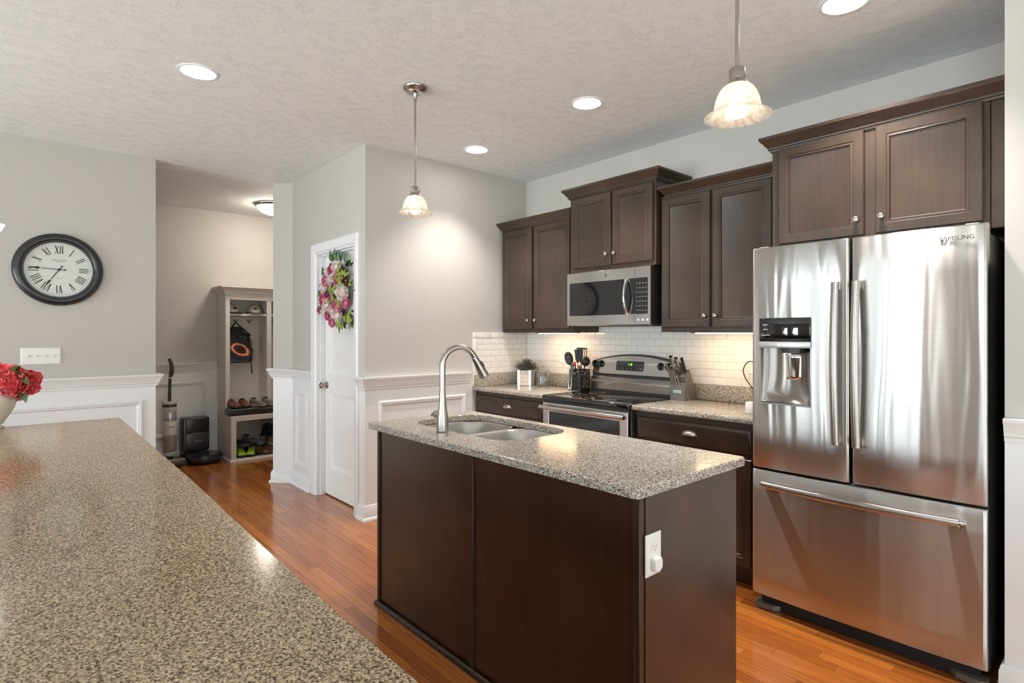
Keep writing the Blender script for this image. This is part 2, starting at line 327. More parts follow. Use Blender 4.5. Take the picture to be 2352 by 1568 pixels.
class B:
    def __init__(s, mat=I4): s.V = []; s.F = []; s.I = []; s.M = mat; s.mi = 0
    def add(s, vs_, fs, flat=None):
        n = len(s.V)
        for v in vs_: s.V.append(s.M @ Vector(v))
        for f in fs: s.F.append([n+i for i in f]); s.I.append(s.mi)
        return s
    def box(s, x0, x1, y0, y1, z0, z1, bev=0, seg=2):
        if x0 > x1: x0, x1 = x1, x0
        if y0 > y1: y0, y1 = y1, y0
        if z0 > z1: z0, z1 = z1, z0
        if not bev:
            return s.add([(x, y, z) for x in (x0, x1) for y in (y0, y1) for z in (z0, z1)],
                         [(0, 1, 3, 2), (4, 6, 7, 5), (0, 4, 5, 1), (2, 3, 7, 6), (0, 2, 6, 4), (1, 5, 7, 3)])
        bm = bmesh.new(); bmesh.ops.create_cube(bm, size=1)
        for v in bm.verts: v.co = Vector(((x0+x1)/2+v.co.x*(x1-x0), (y0+y1)/2+v.co.y*(y1-y0), (z0+z1)/2+v.co.z*(z1-z0)))
        bev = min(bev, .49*min(x1-x0, y1-y0, z1-z0))
        bmesh.ops.bevel(bm, geom=list(bm.edges), offset=bev, segments=seg, profile=.5, affect='EDGES')
        bm.verts.index_update()
        s.add([v.co.copy() for v in bm.verts], [[v.index for v in f.verts] for f in bm.faces]); bm.free(); return s
    def prism(s, pts, z0, z1):
        n = len(pts)
        return s.add([(p[0], p[1], z0) for p in pts]+[(p[0], p[1], z1) for p in pts],
                     [list(range(n))[::-1], list(range(n, 2*n))]+[[i, (i+1) % n, n+(i+1) % n, n+i] for i in range(n)])
    def loft(s, loops, cap=(True, True), closed=True):
        n = len(loops[0]); vs_ = [p for l in loops for p in l]; fs = []
        for k in range(len(loops)-1):
            for i in range(n if closed else n-1):
                j = (i+1) % n; fs.append([k*n+i, k*n+j, (k+1)*n+j, (k+1)*n+i])
        if cap[0]: fs.append(list(range(n))[::-1])
        if cap[1]: fs.append([(len(loops)-1)*n+i for i in range(n)])
        return s.add(vs_, fs)
    def lathe(s, prof, c=(0, 0, 0), ax='z', n=28, cap=(True, True), sc_=(1, 1)):
        loops = []
        for r, h in prof:
            l = []
            for i in range(n):
                a = 2*PI*i/n; A = r*math.cos(a)*sc_[0]; Bb = r*math.sin(a)*sc_[1]
                if ax == 'z': q = (c[0]+A, c[1]+Bb, c[2]+h)
                elif ax == 'w': q = (c[0]+A, c[1]+h, c[2]+Bb)
                else: q = (c[0]+h, c[1]+A, c[2]+Bb)
                l.append(q)
            loops.append(l)
        return s.loft(loops, cap)
    def tube(s, pts, r, n=12, cap=True, flat=1.0):
        pts = [Vector(p) for p in pts]; loops = []
        rs = r if isinstance(r, (list, tuple)) else [r]*len(pts)
        t0 = (pts[1]-pts[0]).normalized(); ref = Vector((0, 0, 1)) if abs(t0.z) < .9 else Vector((1, 0, 0))
        nrm = t0.cross(ref).normalized()
        for i, p in enumerate(pts):
            t = (pts[min(i+1, len(pts)-1)]-pts[max(i-1, 0)]).normalized()
            nrm = (nrm-t*nrm.dot(t)).normalized(); bi = t.cross(nrm)
            loops.append([p+nrm*rs[i]*math.cos(2*PI*k/n)*flat+bi*rs[i]*math.sin(2*PI*k/n) for k in range(n)])
        return s.loft(loops, (cap, cap))
    def sphere(s, c, r, n=16, m=10):
        if not isinstance(r, (tuple, list)): r = (r, r, r)
        loops = []
        for k in range(m+1):
            th = PI*max(.002, min(m-.002, k))/m
            loops.append([(c[0]+r[0]*math.sin(th)*math.cos(2*PI*i/n), c[1]+r[1]*math.sin(th)*math.sin(2*PI*i/n), c[2]+r[2]*math.cos(th)) for i in range(n)])
        return s.loft(loops)
    def sweep(s, path, prof, closed=False, flip=1):
        """mitred sweep in plan; prof = [(out, z)], outward is to the right of travel (flip=-1: left)"""
        P = [Vector((p[0], p[1])) for p in path]; n = len(P); loops = []
        for i in range(n):
            if closed: a, b, c = P[i-1], P[i], P[(i+1) % n]
            else: a, b, c = P[max(i-1, 0)], P[i], P[min(i+1, n-1)]
            d1 = (b-a).normalized() if (b-a).length > 1e-9 else (c-b).normalized()
            d2 = (c-b).normalized() if (c-b).length > 1e-9 else d1
            n1 = Vector((d1.y, -d1.x))*flip; n2 = Vector((d2.y, -d2.x))*flip
            mt = (n1+n2); mt = mt/max(.2, (1+n1.dot(n2)))
            loops.append([(b.x+mt.x*o, b.y+mt.y*o, z) for o, z in prof])
        if closed: loops.append(loops[0])
        return s.loft(loops, (not closed, not closed))
    def rings(s, u0, u1, z0, z1, prof, fill=True):
        """nested rectangles in the (u,z) plane; prof = [(inset, w)]"""
        loops = [[(u0+i, w_, z0+i), (u1-i, w_, z0+i), (u1-i, w_, z1-i), (u0+i, w_, z1-i)] for i, w_ in prof]
        return s.loft(loops, (False, fill))
    def grid(s, fn, nu, nv):
        vs_ = [fn(i/nu, j/nv) for j in range(nv+1) for i in range(nu+1)]
        return s.add(vs_, [[j*(nu+1)+i, j*(nu+1)+i+1, (j+1)*(nu+1)+i+1, (j+1)*(nu+1)+i] for j in range(nv) for i in range(nu)])
    def build(s, name, mats, parent=None, world=True, angle=38, solid=0, tone=None):
        if not isinstance(mats, (list, tuple)): mats = [mats]
        if parent is None:
            xs = [v.x for v in s.V]; ys = [v.y for v in s.V]; zs = [v.z for v in s.V]
            og = Vector(((min(xs)+max(xs))/2, (min(ys)+max(ys))/2, min(zs))); sub = og
        else:
            og = ORG[parent.name]; sub = og if world else Vector((0, 0, 0))
        me = bpy.data.meshes.new(name); me.from_pydata([v-sub for v in s.V], [], s.F)
        for m in mats: me.materials.append(M[m] if isinstance(m, str) else m)
        me.polygons.foreach_set('material_index', s.I)
        bm = bmesh.new(); bm.from_mesh(me); bmesh.ops.recalc_face_normals(bm, faces=bm.faces); bm.to_mesh(me); bm.free()
        me.polygons.foreach_set('use_smooth', [True]*len(me.polygons)); me.set_sharp_from_angle(angle=math.radians(angle))
        o = bpy.data.objects.new(name, me); COL.objects.link(o)
        if parent is None: o.location = og
        else: o.parent = parent
        if solid:
            md = o.modifiers.new('thickness', 'SOLIDIFY'); md.thickness = solid; md.offset = 0
        ORG[o.name] = og
        return o

def tag(o, label, cat, group=None):
    o['label'] = label; o['category'] = cat
    if group: o['group'] = group
    return o
def thing(name, label, cat, loc=(0, 0, 0), rotz=0, group=None):
    o = bpy.data.objects.new(name, None); COL.objects.link(o); o.empty_display_size = .1
    o.location = loc; o.rotation_euler = (0, 0, rotz); ORG[o.name] = Vector(loc)
    return tag(o, label, cat, group)
def struct(b, name, mats, **k):
    o = b.build(name, mats, **k); o['kind'] = 'structure'; return o
def dup(root, loc, rotz=None, label=None):
    r = root.copy(); COL.objects.link(r); r.location = loc; ORG[r.name] = Vector(loc)
    if rotz is not None: r.rotation_euler = (0, 0, rotz)
    if label: r['label'] = label
    for ch in list(root.children):
        c = ch.copy(); COL.objects.link(c); c.parent = r
        for g in ch.children:
            d = g.copy(); COL.objects.link(d); d.parent = c
    return r
def text(s, size, mat, parent, org, u, wv, name='lettering', ext=.0006, wscale=1.0, align='LEFT', world=True):
    cu = bpy.data.curves.new(name, 'FONT'); cu.body = s; cu.size = size; cu.extrude = ext; cu.align_x = align; cu.resolution_u = 3
    tmp = bpy.data.objects.new('tmp', cu); COL.objects.link(tmp)
    dg = bpy.context.evaluated_depsgraph_get(); me = bpy.data.meshes.new_from_object(tmp.evaluated_get(dg))
    bpy.data.objects.remove(tmp)
    u = Vector(u); wv = Vector(wv)
    b = B(); 
    b.add([Vector(org)+u*v.co.x*wscale+Vector((0, 0, 1))*v.co.y+wv*v.co.z for v in me.vertices], [list(p.vertices) for p in me.polygons])
    o = b.build(name, mat, parent, world=world); return o
def rrect(x0, x1, y0, y1, r, n=8):
    pts = []
    for cx, cy, a0 in ((x1-r, y1-r, 0), (x0+r, y1-r, 90), (x0+r, y0+r, 180), (x1-r, y0+r, 270)):
        for k in range(n+1):
            a = math.radians(a0+90*k/n); pts.append((cx+r*math.cos(a), cy+r*math.sin(a)))
    return pts
random.seed(7)

# ------------------------------------------------------------------ the room
CZ = 2.743
YB = 3.519; XL = -3.782; YD = 1.916; XC = -5.218; XM = -6.973
struct(B().box(-7.2, RX+.2, RY-.2, 3.75, -.06, 0), 'floor', 'floor')
struct(B().box(-7.2, RX+.2, RY-.2, 3.75, CZ, CZ+.08), 'ceiling', 'ceiling')
def wall(name, polys, lower=True, zs=1.0):
    b = B()
    for pts in polys:
        if lower:
            b.mi = 1; b.prism(pts, 0, zs); b.mi = 0; b.prism(pts, zs, CZ)
        else: b.prism(pts, 0, CZ)
    return b
struct(wall('b', [[(-3.9, YB), (-.365, YB), (-.365, YB+.12), (-3.9, YB+.12)]], False), 'wall_back', ['wall', 'white'])
# pantry block: faucet-side wall, door wall with opening, bevelled end
OX0, OX1, OZ = -4.67, -3.955, 2.035
b = wall('p', [[(OX0, YD), (OX0, YD+.115), (-5.30, YD+.115), (-5.30, YB+.12), (-5.42, YB+.12), (-5.42, 1.86), (-5.35, 1.79), (-5.205, YD)],
               [(XL, YD), (XL, 2.893), (-3.9, 2.893), (-3.9, YD+.115), (OX1, YD+.115), (OX1, YD)]])
b.mi = 0; b.prism([(XL, 2.893), (XL, YB), (-3.9, YB), (-3.9, 2.893)], 0, CZ)
b.box(OX0, OX1, YD, YD+.115, OZ, CZ)
struct(b, 'wall_pantry', ['wall', 'white'])
struct(wall('c', [[(XC, RY), (XC, .843), (XC-.125, .843), (XC-.125, RY)]]), 'wall_left', ['wall', 'white'])
struct(wall('m', [[(XM, -.6), (XM, 3.6), (XM-.1, 3.6), (XM-.1, -.6)]]), 'wall_hall', ['wall', 'white'])
struct(wall('m2', [[(XM, -.6), (XC-.125, -.6), (XC-.125, -.7), (XM, -.7)]]), 'wall_hall_near', ['wall', 'white'])
struct(wall('m3', [[(XM, 3.6), (-5.42, 3.6), (-5.42, 3.7), (XM, 3.7)]]), 'wall_hall_far', ['wall', 'white'])
SX, SY = -.367, 2.82
struct(wall('r', [[(SX, SY), (RX, SY), (RX, YB+.12), (SX, YB+.12)]]), 'wall_right', ['wall', 'white'])
def wall_with_windows(name, wins, rear):
    b = B(); lo, hi = ((XC-.125, RX) if rear else (RY, SY)); cur = lo
    def bx(a, c, z0, z1):
        if rear: b.box(a, c, RY-.12, RY, z0, z1)
        else: b.box(RX, RX+.12, a, c, z0, z1)
    for (a, c, z0, z1) in sorted(wins):
        bx(cur, a, 0, CZ); bx(a, c, 0, z0); bx(a, c, z1, CZ); cur = c
    bx(cur, hi, 0, CZ); struct(b, name, 'wall')
wall_with_windows('wall_rear', WIN_REAR, True); wall_with_windows('wall_side', WIN_SIDE_FILL, False)
k = 0
for rear, wins in ((True, WIN_REAR), (False, WIN_SIDE_FILL)):
    for (a, c, z0, z1) in wins:
        k += 1
        fm = frame((0, RY, 0), (1, 0, 0), (0, 1, 0)) if rear else frame((RX, 0, 0), (0, 1, 0), (-1, 0, 0))
        f = B(fm); f.rings(a-.07, c+.07, z0-.07, z1+.07, [(0, .002), (0, .02), (.07, .02), (.07, -.1), (.09, -.1), (.09, -.06), (.105, -.06), (.105, -.1)], False)
        f.box(a+.03, c-.03, -.095, -.065, (z0+z1)/2-.02, (z0+z1)/2+.02)
        if c-a > 1: f.box((a+c)/2-.03, (a+c)/2+.03, -.095, -.065, z0, z1)
        wo_ = struct(f, 'window_%d' % k, 'white')  # the side windows and the wide rear one are added for fill light
        g = B(fm); g.box(a+.1, c-.1, -.085, -.08, z0+.1, z1-.1); gg = g.build('pane', 'glass', wo_)

# trims: chair rails, base boards, picture-frame mouldings
RAIL = [(0, .953), (.011, .953), (.013, .968), (.021, .974), (.022, .988), (.029, .996), (.031, 1.012), (.042, 1.024), (.046, 1.032), (.046, 1.042), (0, 1.042)]
BASE = [(0, 0), (.030, 0), (.030, .006), (.026, .016), (.018, .022), (.016, .024), (.016, .082), (.012, .090), (.012, .098), (.006, .108), (0, .109)]
pA = [(XL, 2.868), (XL, YD), (OX1+.072, YD)]
pB = [(OX0-.085, YD), (-5.205, YD), (-5.35, 1.79), (-5.42, 1.86), (-5.42, 3.5)]
pC = [(XC, RY), (XC, .843), (XC-.125, .843), (XC-.125, -.59)]
pD = [(XM, -.59), (XM, 1.715)]
pE = [(SX, 3.4), (SX, SY), (RX, SY)]
paths = [('pantry', pA, -1), ('pantry_door', pB, -1), ('left', pC, 1), ('hall', pD, 1), ('right', pE, 1)]
for i, (nm, p, fl) in enumerate(paths):
    struct(B().sweep(p if nm != 'right' else [(SX, SY), (RX, SY)], RAIL, flip=fl), 'trim_%d' % (i+1), 'white')
    struct(B().sweep(p if nm != 'right' else [(SX, SY+.3), (SX, SY), (RX, SY)], BASE, flip=fl), 'baseboard_'+nm, 'white')
PM = [(0, 0), (0, .008), (.006, .015), (.016, .017), (.024, .012), (.03, .013), (.036, .006), (.04, 0)]
def pmould(i, fm, u0, u1, z0, z1):
    struct(B(fm).rings(u0, u1, z0, z1, PM, False), 'trim_%d' % i, 'white')
pmould(6, FX(XL), 2.02, 2.82, .20, .862)
pmould(7, FY(0, YD), -5.115, -4.855, .18, .845)
pmould(8, FX(XC), -.75, .755, .20, .845)
pmould(9, FX(XM), .95, 1.61, .25, .84)
# door casing + jamb (structure), door leaf
cs = [(0, 0), (0, .012), (.012, .019), (.022, .016), (.058, .012), (.068, .010), (.078, 0)]
b = B(FY(0, YD))
def casing(b, u0, u1, z1):
    # inverted U: profile offset measured inward from the outer edge
    for k in range(len(cs)-1):
        (i0, w0), (i1, w1) = cs[k], cs[k+1]
        A = [(u0+i0, w0, 0), (u0+i0, w0, z1-i0), (u1-i0, w0, z1-i0), (u1-i0, w0, 0)]
        C = [(u0+i1, w1, 0), (u0+i1, w1, z1-i1), (u1-i1, w1, z1-i1), (u1-i1, w1, 0)]
        b.add(A+C, [(0, 1, 5, 4), (1, 2, 6, 5), (2, 3, 7, 6)])
casing(b, OX0-.078, OX1+.078, OZ+.078)
for s_, x in ((1, OX0), (-1, OX1)):
    b.box(x, x+s_*.012, -.115, .0, 0, OZ); b.box(x+s_*.012, x+s_*.022, -.07, -.03, 0, OZ-.012)
b.box(OX0, OX1, -.115, 0, OZ-.012, OZ); b.box(OX0, OX1, -.07, -.03, OZ-.024, OZ-.012)
struct(b, 'trim_10', 'white')
DYF = YD+.072
dr = B(FY(0, DYF))
dx0, dx1 = OX0+.014, OX1-.014
PANEL = [(0, 0), (.012, -.007), (.028, -.009), (.055, -.001), (.075, 0)]
zz = [.012, .24, .86, 1.03, 1.90, 2.02]; xx = [dx0, dx0+.115, dx1-.115, dx1]
for j in range(5):
    for i in range(3):
        if i == 1 and j in (1, 3): dr.rings(xx[1], xx[2], zz[j], zz[j+1], PANEL)
        else: dr.add([(xx[i], 0, zz[j]), (xx[i+1], 0, zz[j]), (xx[i+1], 0, zz[j+1]), (xx[i], 0, zz[j+1])], [(0, 1, 2, 3)])
dr.loft([[(dx0, w_, .012), (dx1, w_, .012), (dx1, w_, 2.02), (dx0, w_, 2.02)] for w_ in (0, -.035)], (False, True))
door = struct(dr, 'door_1', 'doorwhite')
kb = B(FY(0, DYF)); kb.lathe([(.030, 0), (.030, .004), (.026, .010), (.012, .014), (.010, .030), (.022, .038), (.027, .050), (.024, .060), (.012, .066), (.001, .067)], (-4.615, 0, .927), 'w')
kb.build('door_knob', 'nickel', door)
g = B(FY(0, YD+.04)); g.lathe([(.016, 0), (.026, .006), (.028, .016), (.020, .026), (.001, .029)], (OX0+.012, 0, .93), 'w', n=20)
g.box(OX0+.012-.0, OX0+.02, -.02, 0, .90, .96, .002)
g.build('door_guard', 'plastic_white', door)
# strip of hinge-side floor threshold shadow line is real gap under the leaf

# ------------------------------------------------------------------ tile backsplash (structure)
TP, TL, TT = .0508, .1016, .006
def tiles(b, fm, u0, u1, z0, z1, cols, offset=0, crop=True):
    b.M = fm; row = 0; z = z0
    while z < z1-.004:
        h = min(TP, z1-z); u = u0-(TL/2 if (row % 2) else 0)-offset
        while u < u1:
            a, c = max(u, u0), min(u+TL, u1)
            if c-a > .006: b.box(a+.0012, c-.0012, 0, TT, z+.0012, z+h-.0012, .0022, 1)
            u += TL
        z += TP; row += 1
b = B(); tiles(b, FY(0, YB), XL+TT, -1.30, 1.018, 1.42, None)
tiles(b, FX(XL), 2.945, YB-.004, 1.018, 1.018+TP*6, None)
b.M = FX(XL)
z = 1.018
for h in (.12, .12, .1016): pass
for (za, zb) in ((.918, 1.03), (1.03, 1.175), (1.175, 1.323)): b.box(2.896, 2.943, 0, .008, za+.001, zb-.001, .003, 2)
b.box(2.896, 2.943, 0, .008, 1.324, 1.372, .003, 2)
u = 2.944
while u < YB-.01:
    e = min(u+.15, YB-.006); b.box(u+.001, e-.001, 0, .008, 1.324, 1.372, .003, 2); u = e
b.mi = 1; b.M = FY(0, YB); b.box(XL+.002, -1.30, -.0, .0035, 1.0, 1.42); b.M = FX(XL); b.box(2.897, YB-.003, 0, .0035, .918, 1.37)
struct(b, 'wall_backsplash', ['tile', 'grout'])

# ------------------------------------------------------------------ cabinets
DP = lambda wf, f: [(0, wf-.018), (0, wf-.004), (.004, wf), (f-.016, wf), (f-.013, wf-.003), (f-.006, wf-.003), (f-.003, wf-.001), (f+.001, wf-.008), (f+.004, wf-.009)]
KNOB = [(.009, 0), (.008, .004), (.006, .008), (.006, .013), (.012, .017), (.0145, .022), (.0135, .027), (.008, .030), (.001, .031)]
def knob_swirl(b, u, w_, z):
    b.lathe(KNOB, (u, w_, z), 'w', n=18)
    for a in (-.6, 0, .6):
        b.tube([(u+.012*math.cos(a+.9+k*.28-.9+1.2)*0+(-.011+.0022*k)*math.cos(a), w_+.0295-.0009*abs(k-5), z+(-.011+.0022*k)*math.sin(a+.5)) for k in range(11)], .0012, 5)
def cab_door(parent, fm, u0, u1, z0, z1, wf, knob=None, f=.062, name='door'):
    b = B(fm); b.rings(u0, u1, z0, z1, DP(wf, f))
    b.add([(u0, wf-.018, z0), (u1, wf-.018, z0), (u1, wf-.018, z1), (u0, wf-.018, z1)], [(0, 1, 2, 3)])
    d = b.build(name, 'cab', parent)
    if knob:
        kbn = B(fm); knob_swirl(kbn, knob[0], wf, knob[1]); kbn.build('knob', 'nickel', d)
    return d
CR = [(0, 0), (.008, 0), (.010, .009), (.016, .011), (.016, .018), (.020, .024), (.026, .030), (.033, .042), (.043, .052), (.047, .058), (.050, .060), (.050, .074), (0, .074)]
def crown(parent, path, ztop):
    return B().sweep(path, [(o, ztop-.074+z_) for o, z_ in CR]).build('crown_moulding', 'cab', parent)

def upper(label, x0, x1, yf, z0, z1, doors, ctop, cpath, knobs, loc=None):
    t = thing('wall_cabinet', label, 'cabinet', ((x0+x1)/2, YB-.003, z0))
    b = B(); b.box(x0, x1, yf, YB-.004, z0+.02, z1, .0015, 1)
    # recessed underside: side skirts and front rail
    b.box(x0, x1, yf, yf+.02, z0, z0+.021); b.box(x0, x0+.016, yf+.02, YB-.01, z0, z0+.021); b.box(x1-.016, x1, yf+.02, YB-.01, z0, z0+.021)
    b.build('body', 'cab', t)
    for (a, c, za, zb), kx in zip(doors, knobs):
        cab_door(t, FY(0, yf), a, c, za, zb, .0195, kx, f=.058)
    if ctop: crown(t, cpath, ctop)
    return t
upper('dark wood wall cabinet in the corner, left of the microwave', -3.752, -2.925, 3.207, 1.372, 2.262,
      [(-3.735, -3.370, 1.402, 2.240), (-3.338, -2.947, 1.402, 2.240)], 2.318,
      [(-3.735, YB-.01), (-3.735, 3.207), (-2.962, 3.207), (-2.962, 3.40)][::-1][::-1], [(-3.398, 1.472), (-3.312, 1.472)])
upper('short dark wood wall cabinet directly above the microwave', -2.907, -2.146, 3.158, 1.815, 2.382,
      [(-2.872, -2.512, 1.845, 2.362), (-2.497, -2.165, 1.845, 2.362)], 2.444,
      [(-2.907, YB-.01), (-2.907, 3.158), (-2.146, 3.158), (-2.146, YB-.01)], [(-2.540, 1.922), (-2.468, 1.922)])
upper('tall dark wood wall cabinet between the microwave and the refrigerator', -2.140, -1.325, 3.207, 1.372, 2.262,
      [(-2.125, -1.785, 1.402, 2.240), (-1.768, -1.408, 1.402, 2.240)], 2.318,
      [(-2.09, 3.30), (-2.09, 3.207), (-1.415, 3.207), (-1.415, 3.40)], [(-1.812, 1.470), (-1.742, 1.470)])
t = upper('wide dark wood wall cabinet above the refrigerator', -1.300, -.428, 2.950, 1.797, 2.325,
      [(-1.262, -.875, 1.815, 2.300), (-.828, -.448, 1.815, 2.300)], 2.372,
      [(-1.300, YB-.01), (-1.300, 2.950), (SX-.002, 2.950)], [(-.903, 1.887), (-.802, 1.887)])
B().box(-.427, SX-.002, 2.957, 3.1, 1.785, 2.325, .001, 1).build('filler_panel', 'cab', t)

def cup_pull(parent, fm, u, z, wf):
    b = B(fm); W, H, D = .046, .026, .024
    def fn(i, j):
        a = PI*i; e = PI/2*j
        return (u+W*math.cos(a)*math.cos(e*.98), wf+D*math.sin(e)+.001, z+H*math.sin(a)*math.cos(e*.98)-.006) 
    b.grid(fn, 16, 6)
    b.tube([(u+W*math.cos(PI*k/16), wf+.0015, z-.006+H*math.sin(PI*k/16)) for k in range(17)], .002, 6)
    return b.build('cup_pull', 'nickel', parent, solid=.0015)
def base_cab(label, x0, x1, drawers, doors):
    t = thing('base_cabinet', label, 'cabinet', ((x0+x1)/2, YB-.3, 0))
    b = B(); b.box(x0, x1, 2.935, YB-.004, .10, .883, .001, 1); b.box(x0, x1, 2.985, YB-.02, 0, .10)
    b.build('body', 'cab', t)
    fm = FY(0, 2.935)
    for (a, c, z0, z1) in drawers:
        d = B(fm).rings(a, c, z0, z1, [(0, 0), (0, .012), (.008, .020), (.02, .0215), (.03, .0215)]).build('drawer_front', 'cab', t)
        cup_pull(d, fm, (a+c)/2, (z0+z1)/2, .0215)
    for (a, c, z0, z1, kx) in doors: cab_door(t, fm, a, c, z0, z1, .02, kx)
    return t
base_cab('dark wood base cabinet with one drawer left of the range', XL+.004, -2.927, [(-3.752, -2.958, .715, .852)],
         [(-3.752, -3.360, .115, .69, (-3.39, .62)), (-3.352, -2.958, .115, .69, (-3.322, .62))])
base_cab('dark wood base cabinet with one drawer between the range and refrigerator', -2.143, -1.335, [(-2.122, -1.395, .715, .848)],
         [(-2.122, -1.765, .115, .69, (-1.795, .62)), (-1.757, -1.395, .115, .69, (-1.727, .62))])
# counter tops
def counter(label, x0, x1, wall_side):
    t = thing('countertop', label, 'countertop', ((x0+x1)/2, 3.2, .885))
    B().box(x0, x1, 2.893, YB-.004, .885, .915, .006, 3).build('slab', 'granite', t)
    b = B(); b.box(x0+(.022 if wall_side else 0), x1, YB-.024, YB-.008, .9155, 1.017, .003, 2)
    if wall_side: b.box(XL+.009, XL+.030, 2.905, YB-.025, .9155, 1.017, .003, 2)
    b.build('upstand', 'granite', t)
    return t
counter('speckled granite countertop left of the range, in the corner', XL+.002, -2.924, True)
counter('speckled granite countertop between the range and refrigerator', -2.150, -1.335, False)

# ------------------------------------------------------------------ under-cabinet strip lights
for x0, x1, lb in ((-3.44, -2.99, 'slim warm lit strip light under the corner wall cabinet'), (-1.985, -1.37, 'slim warm lit strip light under the wall cabinet beside the refrigerator')):
    t = thing('strip_light', lb, 'light', ((x0+x1)/2, 3.33, 1.372), group='under cabinet strip lights')
    B().box(x0, x1, 3.30, 3.365, 1.366, 1.391, .003, 2).build('housing', 'blackplastic', t)
    B().box(x0+.03, x1-.03, 3.312, 3.352, 1.361, 1.3662).build('lens', 'strip', t)

# ------------------------------------------------------------------ range
RX0, RX1 = -2.920, -2.154
t = thing('range', 'freestanding stainless steel electric range with black glass cooktop', 'range', ((RX0+RX1)/2, 3.2, 0))
b = B(); b.box(RX0+.002, RX1-.002, 2.905, 3.49, .03, .883, .003, 1); b.box(RX0+.03, RX1-.03, 2.95, 3.45, 0, .03)
b.build('body', 'fridge_side', t)
b = B(); b.box(RX0, RX1, 2.868, 3.44, .884, .921, .009, 3)
ck = b.build('cooktop', 'blackgloss', t)
for cx, cy, r in ((-2.73, 3.02, .095), (-2.34, 3.02, .115), (-2.73, 3.28, .075), (-2.34, 3.28, .09)):
    B().tube([(cx+r*math.cos(2*PI*k/40), cy+r*math.sin(2*PI*k/40), .9212) for k in range(41)], .0006, 4).build('burner_ring', 'vacdark', ck)
# oven door with window
fm = FY(0, 2.905)
b = B(fm); b.rings(RX0+.006, RX1-.006, .235, .868, [(0, 0), (0, .030), (.006, .036), (.030, .036), (.060, .036), (.062, .033)], False)
od = b.build('oven_door', 'steel2', t)
B(fm).box(RX0+.066, RX1-.066, .02, .0335, .297, .806).build('window', 'blackgloss', od)
b = B(fm); hz = .838
b.tube([(RX0+.012+(RX1-RX0-.024)*k/20, .070+.012*math.sin(PI*k/20), hz) for k in range(21)], .0145, 16)
for x in (RX0+.03, RX1-.03): b.box(x-.012, x+.012, .03, .07, hz-.012, hz+.012, .004, 2)
b.build('handle', 'steel2', od)
b = B(fm); b.rings(RX0+.006, RX1-.006, .05, .225, [(0, 0), (0, .028), (.006, .034), (.03, .034)]); b.build('storage_drawer', 'steel2', t)
B(fm).box(RX0+.004, RX1-.004, 0, .022, .869, .884).build('vent_trim', 'blackplastic', t)
# back guard: tilted face with arched top
def arch(u): return 1.150+.052*(1-((u-(RX0+RX1)/2)/((RX1-RX0)/2))**2)
nA = 24; us = [RX0+.004+(RX1-RX0-.008)*k/nA for k in range(nA+1)]
b = B()
def gy(z): return 3.405+.05*(z-.92)/.28
def strip_face(b, zlo, zhi, off):
    b.add([(u, gy(zlo)-off, zlo) for u in us]+[(u, gy(zhi(u))-off, zhi(u)) for u in us], [[k, k+1, nA+2+k, nA+1+k] for k in range(nA)])
b.loft([[(us[k], gy(.918), .918), (us[k], gy(arch(us[k])), arch(us[k])), (us[k], gy(arch(us[k]))+.012, arch(us[k])+.006), (us[k], 3.49, arch(us[k])+.004), (us[k], 3.49, .918)] for k in range(nA+1)])
bg_ = b.build('backguard', 'blackplastic', t, angle=30)
b = B(); zhi = lambda u: arch(u)-.004
b.loft([[(u, gy(1.052)-.0005, 1.052), (u, gy(1.055)-.006, 1.057), (u, gy(zhi(u))-.006, zhi(u)-.004), (u, gy(zhi(u)), zhi(u))] for u in us])
sf = b.build('control_panel', 'steel2', t)
b = B(); b.loft([[(u, gy(.935)-.0005, .935), (u, gy(.94)-.004, .937), (u, gy(1.03)-.004, 1.030), (u, gy(1.035), 1.034)] for u in us]); b.build('lower_trim', 'recess', t)
dm = Matrix.Translation((0, gy(1.12)-.007, 1.12)) @ Matrix.Rotation(-math.atan2(.05, .28), 4, 'X') @ frame((0, 0, 0), (1, 0, 0), (0, -1, 0))
b = B(dm); b.loft([[(p[0], w_, p[1]) for p in rrect(-2.690+i, -2.440-i, -.036+i, .036-i, .010, 4)] for i, w_ in ((0, -.004), (0, .001), (.002, .002))])
dp = b.build('display', 'blackgloss', t)
# digits: seven-segment 1:18
b = B(dm)
SEG = {'1': 'bc', '8': 'abcdefg', '0': 'abcdef'}
def seg7(b, ch, x, z, W=.008, H=.016, th=.0022):
    for s_ in SEG[ch]:
        if s_ in 'agd':
            zc = {'a': H, 'g': H/2, 'd': 0}[s_]; b.box(x, x+W, .0024, .003, z+zc-th/2, z+zc+th/2)
        else:
            xc = W if s_ in 'bc' else 0; z0 = H/2 if s_ in 'bf' else 0
            b.box(x+xc-th/2, x+xc+th/2, .0024, .003, z+z0, z+z0+H/2)
seg7(b, '1', -2.585, .004); seg7(b, '1', -2.568, .004); seg7(b, '8', -2.552, .004)
b.box(-2.571+.0, -2.5695, .0024, .003, .008, .010); b.box(-2.571, -2.5695, .0024, .003, .014, .016)
b.build('digits', 'sign', dp)
for k in range(6): B(dm).lathe([(.0035, .0022), (.0035, .0028)], (-2.672+.042*k, 0, -.020), 'w', n=10).build('button', 'ink_gray', dp)
for x in (-2.672, -2.64, -2.50, -2.475, -2.455): B(dm).box(x-.006, x+.006, .0022, .0028, .012, .015).build('button', 'ink_gray', dp)
for x in (-2.898, -2.836, -2.298, -2.232):
    b = B(dm); b.lathe([(.027, -.002), (.027, .006), (.022, .010), (.020, .012), (.020, .014), (.001, .0145)], (x, 0, .008), 'w', n=24)
    b.box(x-.006, x+.006, .012, .030, -.012, .028, .003, 2)
    b.build('knob', 'blackgloss', t)

